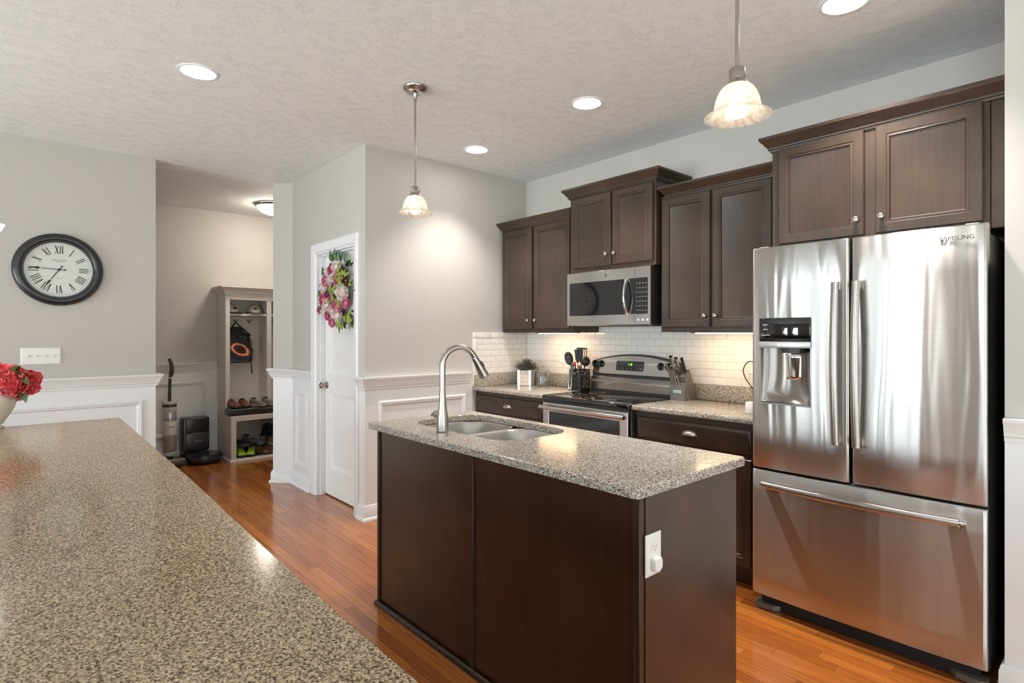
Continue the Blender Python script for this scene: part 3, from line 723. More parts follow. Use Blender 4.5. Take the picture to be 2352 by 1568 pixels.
# ------------------------------------------------------------------ microwave
MX0, MX1, MY, MZ0, MZ1 = -2.902, -2.164, 3.117, 1.418, 1.811
t = thing('microwave', 'stainless steel over-the-range microwave under the short wall cabinet', 'microwave', ((MX0+MX1)/2, 3.3, MZ0))
B().box(MX0+.004, MX1-.002, MY+.04, YB-.004, MZ0+.004, MZ1-.001, .003, 1).build('body', 'cab', t).data.materials[0] = M['blackplastic']
fm = FY(0, MY+.04)
def mwface(b, u0, u1, z0, z1):
    n = 10
    b.loft([[(u0+(u1-u0)*k/n, 0, z0), (u0+(u1-u0)*k/n, .036, z0+.002), (u0+(u1-u0)*k/n, .040, z0+.006), (u0+(u1-u0)*k/n, .040, z1-.006), (u0+(u1-u0)*k/n, .036, z1-.002), (u0+(u1-u0)*k/n, 0, z1)] for k in range(n+1)])
XS = -2.2885
b = B(fm); mwface(b, MX0, XS-.001, MZ0, MZ1); md_ = b.build('door', 'steel2', t)
b = B(fm); mwface(b, XS+.001, MX1, MZ0, MZ1); cp = b.build('control_panel', 'steel2', t)
b = B(fm); b.loft([[(p[0], w_, p[1]) for p in rrect(MX0+.025, XS-.0015, 1.492, 1.733, .010, 4)] for w_ in (.038, .0412)])
b.build('window', 'blackgloss', md_)
b = B(fm); b.loft([[(p[0], w_, p[1]) for p in rrect(XS+.0015, MX1-.020, 1.492, 1.733, .010, 4)] for w_ in (.038, .0412)])
kp = b.build('keypad', 'blackgloss', cp)
b = B(fm); b.tube([(-2.345, .040+.040*math.sin(PI*k/16)**.6, 1.492+.241*k/16) for k in range(17)], .015, 12, flat=.6); b.build('handle', 'chrome', md_)
b = B(fm); b.lathe([(.0145, .040), (.0145, .0425), (.012, .043), (.001, .043)], (-2.531, 0, 1.773), 'w', n=24); lg = b.build('emblem', 'nickel', md_)
b = B(fm)
for a0 in (0, 2.1, 4.2): b.tube([(-2.531+.0075*math.cos(a0+k*.25)*(1-.05*k), .0437, 1.773+.0075*math.sin(a0+k*.25)*(1-.05*k)) for k in range(9)], .0008, 5)
b.build('monogram', 'ink', md_)
for i in range(3):
    x = -2.265+i*.036
    for dx in (0, .008): B(fm).box(x+dx, x+dx+.005, .0400, .0408, 1.446, 1.460).build('button', 'plastic_white', cp)
for j in range(7):
    for i in range(4): B(fm).box(-2.275+i*.024, -2.263+i*.024, .0412, .0417, 1.515+j*.030, 1.518+j*.030).build('key', 'ink_gray', cp)
b = B(); b.box(MX0+.05, MX1-.05, MY+.06, YB-.06, MZ0-.003, MZ0+.006); b.build('underside_vent', 'blackmatte', t)

# ------------------------------------------------------------------ refrigerator
FX0, FX1, FYF = -1.318, -.409, 2.752
FXc = -.8755
t = thing('refrigerator', 'stainless steel french door refrigerator with an ice and water dispenser', 'refrigerator', (FXc, 3.15, 0))
b = B(); b.box(FX0+.012, FX1-.004, FYF+.082, YB-.03, .045, 1.752, .005, 2); b.build('body', 'fridge_side', t)
def fdoor(name, x0, x1, z0, z1, hole=None, bulge=.007):
    b = B(); T = .075; e = .012
    def yo(x, z):
        u = (x-x0)/(x1-x0); y = FYF+.010-bulge*math.sin(PI*u)
        d = min(x-x0, x1-x)
        if d < e: y += e-math.sqrt(max(0, e*e-(e-d)**2))
        dz = min(z-z0, z1-z)
        if dz < .006: y += (.006-dz)*.8
        return y
    xs = sorted(set([x0, x0+.0015, x0+.004, x0+.008, x0+.012, x1-.012, x1-.008, x1-.004, x1-.0015, x1]+[x0+.012+(x1-x0-.024)*k/14 for k in range(15)]+([hole[0], hole[1]] if hole else [])))
    zs = sorted(set([z0, z0+.003, z0+.006, z1-.006, z1-.003, z1]+[z0+(z1-z0)*k/6 for k in range(1, 6)]+([hole[2], hole[3]] if hole else [])))
    idx = {}
    vs_ = []
    for j, z in enumerate(zs):
        for i, x in enumerate(xs): idx[i, j] = len(vs_); vs_.append((x, yo(x, z), z))
    fs = []
    for j in range(len(zs)-1):
        for i in range(len(xs)-1):
            if hole and xs[i] >= hole[0]-1e-6 and xs[i+1] <= hole[1]+1e-6 and zs[j] >= hole[2]-1e-6 and zs[j+1] <= hole[3]+1e-6: continue
            fs.append([idx[i, j], idx[i+1, j], idx[i+1, j+1], idx[i, j+1]])
    # rim back to T depth
    rim = [idx[i, 0] for i in range(len(xs))]+[idx[len(xs)-1, j] for j in range(1, len(zs))]+[idx[i, len(zs)-1] for i in range(len(xs)-2, -1, -1)]+[idx[0, j] for j in range(len(zs)-2, 0, -1)]
    n0 = len(vs_)
    for r in rim: vs_.append((vs_[r][0], FYF+T, vs_[r][2]))
    R = len(rim)
    for k in range(R): fs.append([rim[k], rim[(k+1) % R], n0+(k+1) % R, n0+k])
    fs.append([n0+k for k in range(R)])
    b.add(vs_, fs)
    return b.build(name, 'steel', t, angle=50)
HOLE = (-1.274, -1.036, 1.018, 1.322)
dl = fdoor('door', FX0, FXc-.005, .702, 1.782, HOLE)
drr = fdoor('door', FXc+.005, FX1, .702, 1.782)
fz = fdoor('freezer_drawer', FX0, FX1, .076, .690, bulge=.010)
fm = FY(0, FYF)
# handles (arched bars with end posts)
def vhandle(par, x):
    b = B(fm); n = 24
    loops = []
    for k in range(n+1):
        z = .868+(1.588-.868)*k/n; w_ = .030+.022*math.sin(PI*k/n)
        loops.append([(x+.0165*math.cos(a)*1.0, w_+.013*math.sin(a), z) for a in [2*PI*q/16 for q in range(16)]])
    b.loft(loops)
    for z in (.885, 1.571): b.box(x-.010, x+.010, -.004, .034, z-.016, z+.016, .004, 2)
    b.build('handle', 'handle', par)
vhandle(dl, -.924); vhandle(drr, -.842)
b = B(fm); loops = []
for k in range(31):
    x = -1.250+(.762)*k/30; w_ = .030+.032*math.sin(PI*k/30)
    loops.append([(x, w_+.013*math.cos(a), .630+.0165*math.sin(a)) for a in [2*PI*q/16 for q in range(16)]])
b.loft(loops)
for x in (-1.234, -.504): b.box(x-.03, x+.03, -.006, .030, .620, .640, .006, 2)
b.build('handle', 'handle', fz)
text('SΛMSUNG', .0235, 'vacdark', drr, (-.556, FYF+.0022, 1.725), (1, 0, 0), (0, -1, 0), wscale=1.02)
# dispenser
hx0, hx1, hz0, hz1 = HOLE
b = B(fm)
n = 8
def rec(i, j):  # curved back wall of the recess
    u = hx0+(hx1-hx0)*i; z = hz0+(hz1-hz0)*j
    return (u, -.012-.050*(math.sin(PI*i)**.5)*(1-.0*j)*(1-(1-j)**6), z)
b.grid(rec, 20, 10)
b.build('dispenser_recess', 'recess', dl)
b = B(fm); b.rings(hx0, hx1, hz0, hz1, [(0, -.018), (0, -.0005), (.0035, .0008), (.005, -.004), (.005, -.018)], False); b.build('dispenser_frame', 'graysilver', dl)
b = B(fm); b.box(hx0+.005, hx1-.005, -.060, -.004, hz0+.002, hz0+.010, .002, 1)
for k in range(14): b.box(hx0+.03+k*.0135, hx0+.036+k*.0135, -.05, -.008, hz0+.010, hz0+.0115)
b.build('drip_tray', 'blackplastic', dl)
b = B(fm); b.box(hx0, hx1, -.012, .0075, 1.322, 1.436, .004, 2); b.build('touch_panel', 'blackgloss', dl)
b = B(fm); b.box(hx0, hx1, -.012, .0085, 1.292, 1.322, .002, 2)
for x in (-1.176, -1.142): b.box(x-.010, x+.010, .008, .0098, 1.301, 1.313, .001, 1)
b.build('button_strip', 'graysilver', dl)
b = B(fm); cx = -1.128
b.loft([[(p[0], p[1]-.03, z) for p in rrect(cx-w2, cx+w2, -.028, .026, .01, 3)] for w2, z in ((.042, 1.268), (.052, 1.294))]); b.build('nozzle_housing', 'blackplastic', dl)
b = B(fm)
b.grid(lambda i, j: (cx+.014+(-.036+.072*i)*(.9+.1*j), -.004-.02*(1-j)*.4+.012*math.sin(PI*i), 1.262-.118*(1-j)), 14, 8)
b.build('paddle', 'chrome', dl, solid=.006)
for z, s_ in ((1.402, 'Freezer'), (1.379, 'Alarm'), (1.351, 'Energy Saver')):
    text(s_, .0085, 'plastic_white', dl, (-1.242, FYF-.0076, z), (1, 0, 0), (0, -1, 0), align='CENTER')
B(fm).box(-1.20, -1.07, .0076, .0078, 1.329, 1.3295).build('panel_line', 'ink_gray', dl)
b = B(); b.box(FX0+.03, FX1-.03, FYF+.055, FYF+.16, .004, .074); b.build('base_grille', 'blackmatte', t)
for x0, x1 in ((FX0+.004, FX0+.125), (FX1-.13, FX1-.004)):
    b = B(); pts = [(x0, FYF+.09), (x0, FYF+.035), (x0+.02, FYF+.022), (x1-.03, FYF+.03), (x1, FYF+.06), (x1, FYF+.09)]
    if x0 > -1: pts = [(x0+x1-p[0], p[1]) for p in pts]
    b.prism(pts, .004, .028); b.build('levelling_foot', 'bin', t)
for x in (FX0+.03, FX1-.07):
    b = B(); b.box(x, x+.045, FYF+.02, FYF+.15, 1.7525, 1.788, .006, 2); b.build('hinge_cover', 'graysilver', t)

# ------------------------------------------------------------------ island
IX0, IX1, IY0, IY1 = -2.603, -.968, 1.332, 1.984
SKX0, SKX1, SKY0, SKY1 = -2.498, -1.745, 1.500, 1.930
t = thing('kitchen_island', 'dark wood kitchen island base below the sink', 'island', ((-2.58-.99)/2, 1.66, 0))
b = B()
b.box(-2.578, -.992, 1.385, 1.402, .0, .884); b.box(-2.578, -2.56, 1.402, 1.95, 0, .884); b.box(-1.012, -.992, 1.402, 1.95, 0, .884)
b.box(-2.56, -1.012, 1.93, 1.95, .1, .884); b.box(-2.56, -1.012, 1.88, 1.90, 0, .1); b.box(-2.56, -1.012, 1.402, 1.93, .1, .115)
b.build('body', 'cab2', t)
b = B(); b.box(-2.560, -1.812, 1.3805, 1.3845, .02, .882); b.build('rear_panel', 'cab2', t)
b = B(); b.box(-1.790, -1.016, 1.3805, 1.3845, .02, .882); b.build('rear_panel', 'cab2', t)
for a_, c_ in ((-2.580, -2.560), (-1.812, -1.790), (-1.016, -.990)):
    B().box(a_, c_, 1.372, 1.3845, .0, .884, .002, 1).build('batten', 'cab', t)
b = B(); b.box(-.9915, -.9885, 1.400, 1.950, .004, .882); b.build('end_panel', 'cab2', t)
b = B(); b.sweep([(-2.580, 1.95), (-2.580, 1.372), (-.9885, 1.372)], [(0, 0), (.014, 0), (.013, .010), (.009, .017), (.004, .021), (0, .022)]); b.build('shoe_moulding', 'cab', t)
# island counter with sink cut-out
t = thing('countertop', 'speckled granite countertop on the island around the sink', 'countertop', (-1.785, 1.66, .885))
outer = rrect(IX0, IX1, IY0, IY1, .014, 4); inner = rrect(SKX0, SKX1, SKY0, SKY1, .13, 12)
def slab_hole(outer, inner, z0, z1, ch=.004):
    bm = bmesh.new()
    def loop(pts, z): 
        v = [bm.verts.new((p[0], p[1], z)) for p in pts]
        return v, [bm.edges.new((v[i], v[(i+1) % len(v)])) for i in range(len(v))]
    cx = sum(p[0] for p in outer)/len(outer); cy = sum(p[1] for p in outer)/len(outer)
    def ins(pts, d):
        x0_, x1_ = min(p[0] for p in pts), max(p[0] for p in pts); y0_, y1_ = min(p[1] for p in pts), max(p[1] for p in pts)
        return [((p[0]-(x0_+x1_)/2)*(1-2*d/(x1_-x0_))+(x0_+x1_)/2, (p[1]-(y0_+y1_)/2)*(1-2*d/(y1_-y0_))+(y0_+y1_)/2) for p in pts]
    ot, oe = loop(ins(outer, ch), z1); it, ie = loop(ins(inner, -ch*.6), z1)
    bmesh.ops.triangle_fill(bm, edges=oe+ie, use_beauty=True)
    om, _ = loop(outer, z1-ch); ob, _ = loop(outer, z0); im, _ = loop(inner, z1-ch*.6); ib, _ = loop(inner, z0)
    for A, C in ((ot, om), (om, ob), (it, im), (im, ib)):
        for i in range(len(A)):
            j = (i+1) % len(A); bm.faces.new((A[i], A[j], C[j], C[i]))
    obe = [bm.edges.get((ob[i], ob[(i+1) % len(ob)])) for i in range(len(ob))]; ibe = [bm.edges.get((ib[i], ib[(i+1) % len(ib)])) for i in range(len(ib))]
    bmesh.ops.triangle_fill(bm, edges=obe+ibe, use_beauty=True)
    bm.verts.index_update(); b = B(); b.add([v.co.copy() for v in bm.verts], [[v.index for v in f.verts] for f in bm.faces]); bm.free(); return b
slab_hole(outer, inner, .885, .915).build('slab', 'granite', t, angle=25)
# sink
t = thing('sink', 'double bowl stainless steel undermount sink in the island', 'sink', ((SKX0+SKX1)/2, (SKY0+SKY1)/2, .69))
def bowl(x0, x1, y0, y1, name):
    b = B(); lp = []
    for ins_, z, r in ((-.012, .8835, .11), (0, .8825, .10), (.006, .872, .10), (.010, .80, .10), (.018, .73, .095), (.05, .705, .085), (.12, .70, .05)):
        lp.append([(p[0], p[1], z) for p in rrect(x0+ins_, x1-ins_, y0+ins_, y1-ins_, max(.01, r), 8)])
    b.loft(lp, (False, True)); o = b.build(name, 'sinksteel', t)
    d = B(); d.lathe([(.042, .7005), (.042, .7025), (.030, .7025), (.028, .701), (.001, .701)], ((x0+x1)/2, (y0+y1)/2, 0)); d.build('drain', 'chrome', o)
bowl(SKX0-.004, -2.137, SKY0+.0, SKY1+.0, 'bowl'); bowl(-2.113, SKX1+.004, SKY0, SKY1, 'bowl')
# faucet
FP = Vector((-2.118, 1.452, .9155))
t = thing('faucet', 'tall brushed nickel pull-down faucet with a gooseneck spout', 'faucet', FP)
b = B(); b.lathe([(.0265, 0), (.0275, .003), (.0275, .010), (.0265, .035), (.0235, .075), (.0185, .115), (.0155, .150), (.0140, .180), (.0140, .185)], FP, n=32)
b.build('body', 'nickel', t)
b = B(); R = .083; pts = [FP+Vector((0, 0, .183)), FP+Vector((0, 0, .24)), FP+Vector((0, 0, .295))]
dirv = Vector((.22, .975, 0))
for k in range(1, 19):
    a = PI*k/18*.86; pts.append(FP+dirv*(R-R*math.cos(a))+Vector((0, 0, .300+R*math.sin(a))))
b.tube(pts, .0135, 18); b.build('gooseneck', 'nickel', t)
e = pts[-1]; dd = (pts[-1]-pts[-2]).normalized()
b = B(); b.tube([e, e+dd*.004, e+dd*.03, e+dd*.095, e+dd*.105, e+dd*.107], [.0140, .0155, .0165, .0240, .0235, .019], 20)
sp_ = b.build('spray_head', 'nickel', t)
b = B(); sidev = Vector((dirv.x, dirv.y, 0)); up_ = (sidev-dd*sidev.dot(dd)).normalized()
b.tube([e+dd*.030+up_*.0165, e+dd*.045+up_*.0205, e+dd*.062+up_*.0205, e+dd*.07+up_*.019], [.003, .0055, .0055, .003], 8); b.build('spray_button', 'blackplastic', sp_)
b = B(FP and frame(FP, (1, 0, 0), (0, -1, 0))); b.lathe([(.016, -.012), (.017, -.020), (.018, -.045), (.018, -.052), (.013, -.055)], (0, 0, .075), 'u', n=20); b.build('valve', 'nickel', t)
b = B(frame(FP, (1, 0, 0), (0, -1, 0))); b.lathe([(.0165, -.0555), (.0165, -.058)], (0, 0, .075), 'u', n=20); b.build('valve_ring', 'blackplastic', t)
b = B(frame(FP, (1, 0, 0), (0, -1, 0))); b.lathe([(.014, -.058), (.012, -.066), (.005, -.072)], (0, 0, .075), 'u', n=16)
b.tube([(-.068, 0, .078), (-.080, 0, .074), (-.090, 0, .066)], [.0045, .004, .0055], 8); b.build('lever', 'nickel', t)

# outlets and switches
def outlet(name, label, fm, u, z, W=.070, H=.115, plug=False):
    b = B(fm); b.rings(u-W/2, u+W/2, z-H/2, z+H/2, [(0, .0003), (0, .003), (.005, .0065), (.012, .007)])
    t = b.build(name, 'plastic_white'); tag(t, label, 'outlet')
    for dz in (.020, -.020):
        f = B(fm); f.loft([[(p[0], w_, p[1]) for p in rrect(u-.0165, u+.0165, z+dz-.0145, z+dz+.0145, .008, 4)] for w_ in (.0072, .0085)]); fo = f.build('receptacle', 'plastic_white', t)
        s_ = B(fm)
        for dx in (-.0065, .0065): s_.box(u+dx-.0013, u+dx+.0013, .0084, .0089, z+dz-.001, z+dz+.008)
        s_.lathe([(.0026, .0084), (.0026, .0089)], (u, 0, z+dz-.007), 'w', n=10); s_.build('slots', 'ink_gray', fo)
    return t
ot = outlet('outlet', 'white outlet with a plugged lower socket on the end of the island', frame((-.9885, 0, 0), (0, 1, 0), (1, 0, 0)), 1.435, .700, .078, .125)
b = B(frame((-.9885, 0, 0), (0, 1, 0), (1, 0, 0))); b.loft([[(p[0], w_, p[1]) for p in rrect(1.435-.020+i, 1.435+.020-i, .655+i, .695-i, .010, 5)] for i, w_ in ((0, .0088), (0, .020), (.003, .024))])
tag(b.build('socket_plug', 'plastic_white'), 'small round white plug in the lower socket of the island outlet', 'plug')
outlet('outlet', 'white outlet on the tiled wall behind the utensil caddy', FY(0, YB-TT), -3.315, 1.165)
outlet('outlet', 'white outlet on the tiled wall beside the refrigerator, mostly hidden', FY(0, YB-TT), -1.66, 1.16)
b = B(FX(XC)); b.rings(.035, .257, 1.143, 1.260, [(0, .0003), (0, .003), (.005, .0065), (.012, .007)])
t = b.build('light_switch', 'plastic_white'); tag(t, 'white four-gang light switch plate on the wall below the clock', 'switch')
for i in range(4):
    u = .077+i*.046; b = B(FX(XC)); b.box(u-.005, u+.005, .006, .0085, 1.189, 1.214, .001, 1); b.tube([(u, .007, 1.200), (u, .022, 1.208)], [.0045, .0035], 8); b.build('toggle', 'plastic_white', t)

# ------------------------------------------------------------------ peninsula counter in the foreground
t = thing('countertop', 'large speckled granite countertop filling the lower left foreground', 'countertop', (-1.6, -.3, .885))
poly = [(-3.625, -1.15), (.45, -1.15), (.45, .385), (-.60, .3895), (-.81, .389), (-1.228, .394), (-1.94, .409), (-3.637, .425)]
b = B(); inp = lambda p, d: (p[0]+(d if p[0] < -1.6 and abs(p[0]+3.63) < .05 else 0), p[1]+(-d if p[1] > 0 else d))
b.loft([[(p[0], p[1], .885) for p in poly], [(p[0], p[1], .911) for p in poly], [(*inp(p, .004), .915) for p in poly]]); b.build('slab', 'granite_warm_light', t)
t = thing('base_cabinet', 'dark wood base cabinet carrying the foreground countertop', 'cabinet', (-1.6, -.3, 0))
b = B(); b.box(-3.50, .35, -.85, .33, .1, .884, .001, 1); b.box(-3.45, .30, -.80, .28, 0, .1); b.build('body', 'cab2', t)
for k in range(6):
    x0 = -3.48+k*.635; cab_door(t, frame((0, .33, 0), (1, 0, 0), (0, 1, 0)), x0, x0+.61, .12, .86, .019, None)

# ------------------------------------------------------------------ ceiling lamps
def downlight(x, y, label, pw=1.0):
    t = thing('recessed_light', label, 'light', (x, y, CZ), group='recessed lights in the kitchen ceiling')
    b = B(); b.lathe([(.096, -.0005), (.096, -.004), (.088, -.006), (.080, -.003), (.078, -.0005)], (x, y, CZ), n=40, cap=(False, False)); b.build('trim_ring', 'white', t)
    b = B(); b.lathe([(.079, -.0008), (.079, -.0025), (.001, -.003)], (x, y, CZ), n=40); b.build('lens', 'can', t)
    l = bpy.data.lights.new('downlight_beam', 'SPOT'); l.energy = DOWN*pw; l.color = (1, .93, .84); l.spot_size = math.radians(104); l.spot_blend = .75; l.shadow_soft_size = .06
    lo = bpy.data.objects.new('downlight_beam', l); COL.objects.link(lo); lo.location = (x, y, CZ-.012)
downlight(-3.332, .730, 'bright recessed ceiling light nearest the clock wall', .35)
downlight(-3.352, 2.605, 'bright recessed ceiling light near the pantry wall corner', .75)
downlight(-2.240, 2.578, 'bright recessed ceiling light between the two pendants in front of the cabinets')
downlight(-.845, 2.600, 'bright recessed ceiling light cut by the top edge above the refrigerator', 1.3)
SH = [(.030, .098), (.036, .096), (.048, .086), (.058, .070), (.065, .050), (.069, .030), (.072, .020), (.082, .010), (.094, .002), (.099, 0)]
def pendant(x, y, label):
    zr = 2.036
    t = thing('pendant_light', label, 'pendant light', (x, y, CZ), group='pendants over the island')
    c = (x, y, CZ)
    b = B(); b.lathe([(.068, -.0005), (.068, -.006), (.062, -.016), (.050, -.022), (.046, -.028), (.044, -.032), (.016, -.036), (.013, -.050), (.009, -.062), (.009, -.075), (.001, -.076)], c, n=36); b.build('canopy', 'nickel', t)
    b = B(); b.tube([(x, y, CZ-.074), (x, y, zr+.142)], .0058, 10); b.build('stem', 'nickel', t)
    b = B(); b.lathe([(.008, .152), (.020, .150), (.0245, .144), (.0245, .112), (.028, .108), (.033, .100), (.036, .094), (.034, .0935), (.001, .0935)], (x, y, zr), n=28); b.build('socket_cap', 'nickel', t)
    prof = [(r, z) for r, z in SH]+[(.0985, -.002)]+[(r-.0025, z-.002) for r, z in SH[::-1]]
    b = B(); b.lathe(prof, (x, y, zr), n=48, cap=(False, False)); b.build('glass_shade', 'alabaster', t)
    b = B(); b.lathe([(.013, .093), (.014, .076), (.018, .062), (.026, .050), (.0295, .034), (.029, .022), (.022, .008), (.010, .001), (.001, 0)], (x, y, zr-.006), n=24); b.build('bulb', 'bulb', t)
pendant(-2.735, 1.690, 'alabaster glass bell pendant over the sink end of the island')
pendant(-.853, 1.690, 'alabaster glass bell pendant nearer the refrigerator, stem cut by the top edge')
# hall dome light
t = thing('ceiling_light', 'lit frosted dome light on the hall ceiling above the locker bench', 'light', (-6.22, 2.10, CZ))
B().lathe([(.165, -.0005), (.190, -.010), (.195, -.022), (.185, -.030), (.172, -.026)], (-6.22, 2.10, CZ), n=36, cap=(False, False)).build('rim', 'darknickel', t)
B().lathe([(.176, -.026), (.168, -.050), (.135, -.082), (.080, -.104), (.015, -.112)], (-6.22, 2.10, CZ), n=36).build('glass_dome', 'dome', t)
B().lathe([(.012, -.112), (.012, -.120), (.006, -.130), (.001, -.131)], (-6.22, 2.10, CZ), n=14).build('finial', 'darknickel', t)
# chandelier whose glass just enters at the left edge
cxh = (-3.80, -.40)
t = thing('chandelier', 'lit glass shade of a hanging lamp at the left edge of the picture', 'light', (*cxh, CZ))
B().tube([(*cxh, CZ), (*cxh, 1.80)], .007, 8).build('stem', 'nickel', t)
B().lathe([(.06, -.0005), (.06, -.02), (.02, -.03), (.001, -.031)], (*cxh, CZ), n=24).build('canopy', 'nickel', t)
for a in (PI/2, PI/2+2.094, PI/2-2.094):
    dx, dy = math.cos(a), math.sin(a)
    B().tube([(cxh[0]+dx*.31*k/10, cxh[1]+dy*.31*k/10, 1.82-.07*math.sin(PI*k/10)+.02*k/10) for k in range(11)], .006, 8).build('arm', 'nickel', t)
    B().lathe([(.018, 0), (.028, .01), (.045, .035), (.058, .062), (.0, .062)], (cxh[0]+dx*.31, cxh[1]+dy*.31, 1.842), n=24, cap=(True, False)).build('glass_shade', 'sconce', t)

# ------------------------------------------------------------------ wall clock
CC = (XC, .245, 1.822); fm = frame(CC, (0, 1, 0), (1, 0, 0))
t = thing('wall_clock', 'large round black-framed wall clock with roman numerals', 'clock', CC)
B(fm).lathe([(.235, .001), (.254, .006), (.259, .016), (.256, .028), (.244, .040), (.226, .046), (.214, .044), (.207, .038), (.206, .032), (.200, .032), (.197, .022), (.194, .014)], (0, 0, 0), 'w', n=72, cap=(False, False)).build('frame', 'clockframe', t)
fc = B(fm).lathe([(.200, .002), (.200, .013), (.001, .0135)], (0, 0, 0), 'w', n=64).build('dial', 'clockface', t)
b = B(fm); w0, w1 = .0138, .0144
def quad(cx, cz, L_, W_, ang, rot):  # bar length L along ang inside a numeral rotated by rot
    pass
def bar(b, p, q, wd, th):
    """bar between local numeral points p,q rotated about the dial centre by th"""
    (x0, y0), (x1, y1) = p, q; d = Vector((x1-x0, y1-y0)).normalized(); n_ = Vector((-d.y, d.x))*wd/2
    pts = [(x0+n_.x, y0+n_.y), (x1+n_.x, y1+n_.y), (x1-n_.x, y1-n_.y), (x0-n_.x, y0-n_.y)]
    c, s_ = math.cos(th), math.sin(th)
    P = [(x*c+y*s_, -x*s_+y*c) for x, y in pts]
    b.add([(x, w_, y) for w_ in (w0, w1) for x, y in P], [(0, 1, 2, 3), (7, 6, 5, 4), (0, 4, 5, 1), (1, 5, 6, 2), (2, 6, 7, 3), (3, 7, 4, 0)])
R0, R1 = .114, .170
def numeral(b, s_, hr):
    th = 2*PI*hr/12; wI, wV, wX, gp = .0085, .022, .022, .0045
    wd = {'I': wI, 'V': wV, 'X': wX}; tot = sum(wd[c]+gp for c in s_)-gp; x = -tot/2
    for c in s_:
        if c == 'I': bar(b, (x+wI/2, R0), (x+wI/2, R1), .0050, th)
        elif c == 'V': bar(b, (x+.003, R1), (x+wV/2, R0), .0058, th); bar(b, (x+wV-.002, R1), (x+wV/2, R0), .0026, th)
        else: bar(b, (x+.003, R1), (x+wX-.003, R0), .0058, th); bar(b, (x+wX-.002, R1), (x+.002, R0), .0026, th)
        x += wd[c]+gp
for h_, s_ in enumerate(['XII', 'I', 'II', 'III', 'IIII', 'V', 'VI', 'VII', 'VIII', 'IX', 'X', 'XI']):
    b = B(fm); numeral(b, s_, h_); b.build('numeral', 'ink', fc)
b = B(fm)
for k in range(60): bar(b, (0, .178), (0, .184), .0022 if k % 5 else .0035, 2*PI*k/60)
for k in range(60): pass
b.build('minute_marks', 'ink', fc)
w0, w1 = .019, .0205
b = B(fm)
def hand(b, ang, ln, tail, wd, sp0):
    bar(b, (0, -tail), (0, ln*.55), wd, ang)
    c, s_ = math.cos(ang), math.sin(ang)
    def R(x, y): return (x*c+y*s_, -x*s_+y*c)
    P = [R(*p) for p in ((0, ln), (.0065, sp0), (.0035, sp0-.02), (-.0035, sp0-.02), (-.0065, sp0))]
    n = 5; b.add([(x, w_, y) for w_ in (w0, w1) for x, y in P], [list(range(n)), list(range(n, 2*n))[::-1]]+[[i, (i+1) % n, n+(i+1) % n, n+i] for i in range(n)])
    q = R(0, -tail); b.lathe([(.0052, w0), (.0052, w1)], (q[0], 0, q[1]), 'w', n=12)
hand(b, math.radians(273), .172, .034, .004, .125); b.build('minute_hand', 'ink', t)
w0, w1 = .0165, .018
b = B(fm); hand(b, math.radians(213), .150, .030, .005, .110); b.build('hour_hand', 'ink', t)
B(fm).lathe([(.008, .0136), (.008, .022), (.001, .0225)], (0, 0, 0), 'w', n=16).build('centre_pin', 'ink', t)
text('Sterling & Noble', .0125, 'ink_gray', fc, (CC[0]+.0138, CC[1], CC[2]+.064), (0, 1, 0), (1, 0, 0), align='CENTER')
text('CLOCK COMPANY', .0062, 'ink_gray', fc, (CC[0]+.0138, CC[1], CC[2]+.054), (0, 1, 0), (1, 0, 0), align='CENTER')
text('QUARTZ', .0075, 'ink_gray', fc, (CC[0]+.0138, CC[1], CC[2]-.066), (0, 1, 0), (1, 0, 0), align='CENTER')

# ------------------------------------------------------------------ flowers
def peony(b, c, axis, R, seed=0, layers=4, openness=1.0):
    """cupped, ruffled petals lying on nested shells around the bloom's axis"""
    rnd = random.Random(seed); axis = Vector(axis).normalized(); c = Vector(c)
    ref = Vector((0, 0, 1)) if abs(axis.z) < .9 else Vector((1, 0, 0)); s0 = axis.cross(ref).normalized(); s1 = axis.cross(s0)
    for k in range(layers):
        f = 1-k/layers                      # 1 outermost
        r = R*(.30+.70*f); npet = 5 if f > .3 else 4
        pm = (1.55+.55*(1-f))*openness**.3+(.35 if openness < .6 else 0)
        for q in range(npet):
            az = 2*PI*(q+.5*k)/npet+rnd.uniform(-.2, .2); aw = 2.15*PI/npet*rnd.uniform(.85, 1.05)/2*1.15; ph = rnd.uniform(0, 6); fl = rnd.uniform(.05, .28)*f*openness; pmm = pm*rnd.uniform(.88, 1.08)
            def fn(i, j):
                x = (i-.5)*2; wd = (.25+.75*math.sin(min(1, j*1.5)*PI/2))*math.sqrt(max(.03, 1-max(0, (j-.72)/.30)**2))
                p_ = .15+pmm*j*(1-.05*x*x); a = az+x*aw*wd/max(.5, math.sin(min(p_, 2.3)))*.9
                rr = r*(1+fl*j**3+.045*math.sin(6*x+ph)*j*j+.02*math.sin(13*x+ph)*j*j-.06*x*x)
                return c+(s0*math.cos(a)+s1*math.sin(a))*rr*math.sin(p_)-axis*rr*.85*math.cos(p_)
            b.grid(fn, 9, 9)
def bud(b, c, axis, R, seed=0):
    peony(b, c, axis, R, seed, 3, .5)
def leaf(b, c, d, up, L_, W_, bend=.3):
    d = Vector(d).normalized(); up = Vector(up); up = (up-d*up.dot(d)).normalized(); tn = d.cross(up)
    def fn(i, j):
        x = (i-.5)*2; wd = W_*.5*math.sin(PI*(.04+.95*j))**.8
        return Vector(c)+d*L_*j+up*(-bend*L_*j*j+.25*W_*abs(x)*math.sin(PI*j))+tn*x*wd
    b.grid(fn, 4, 6)

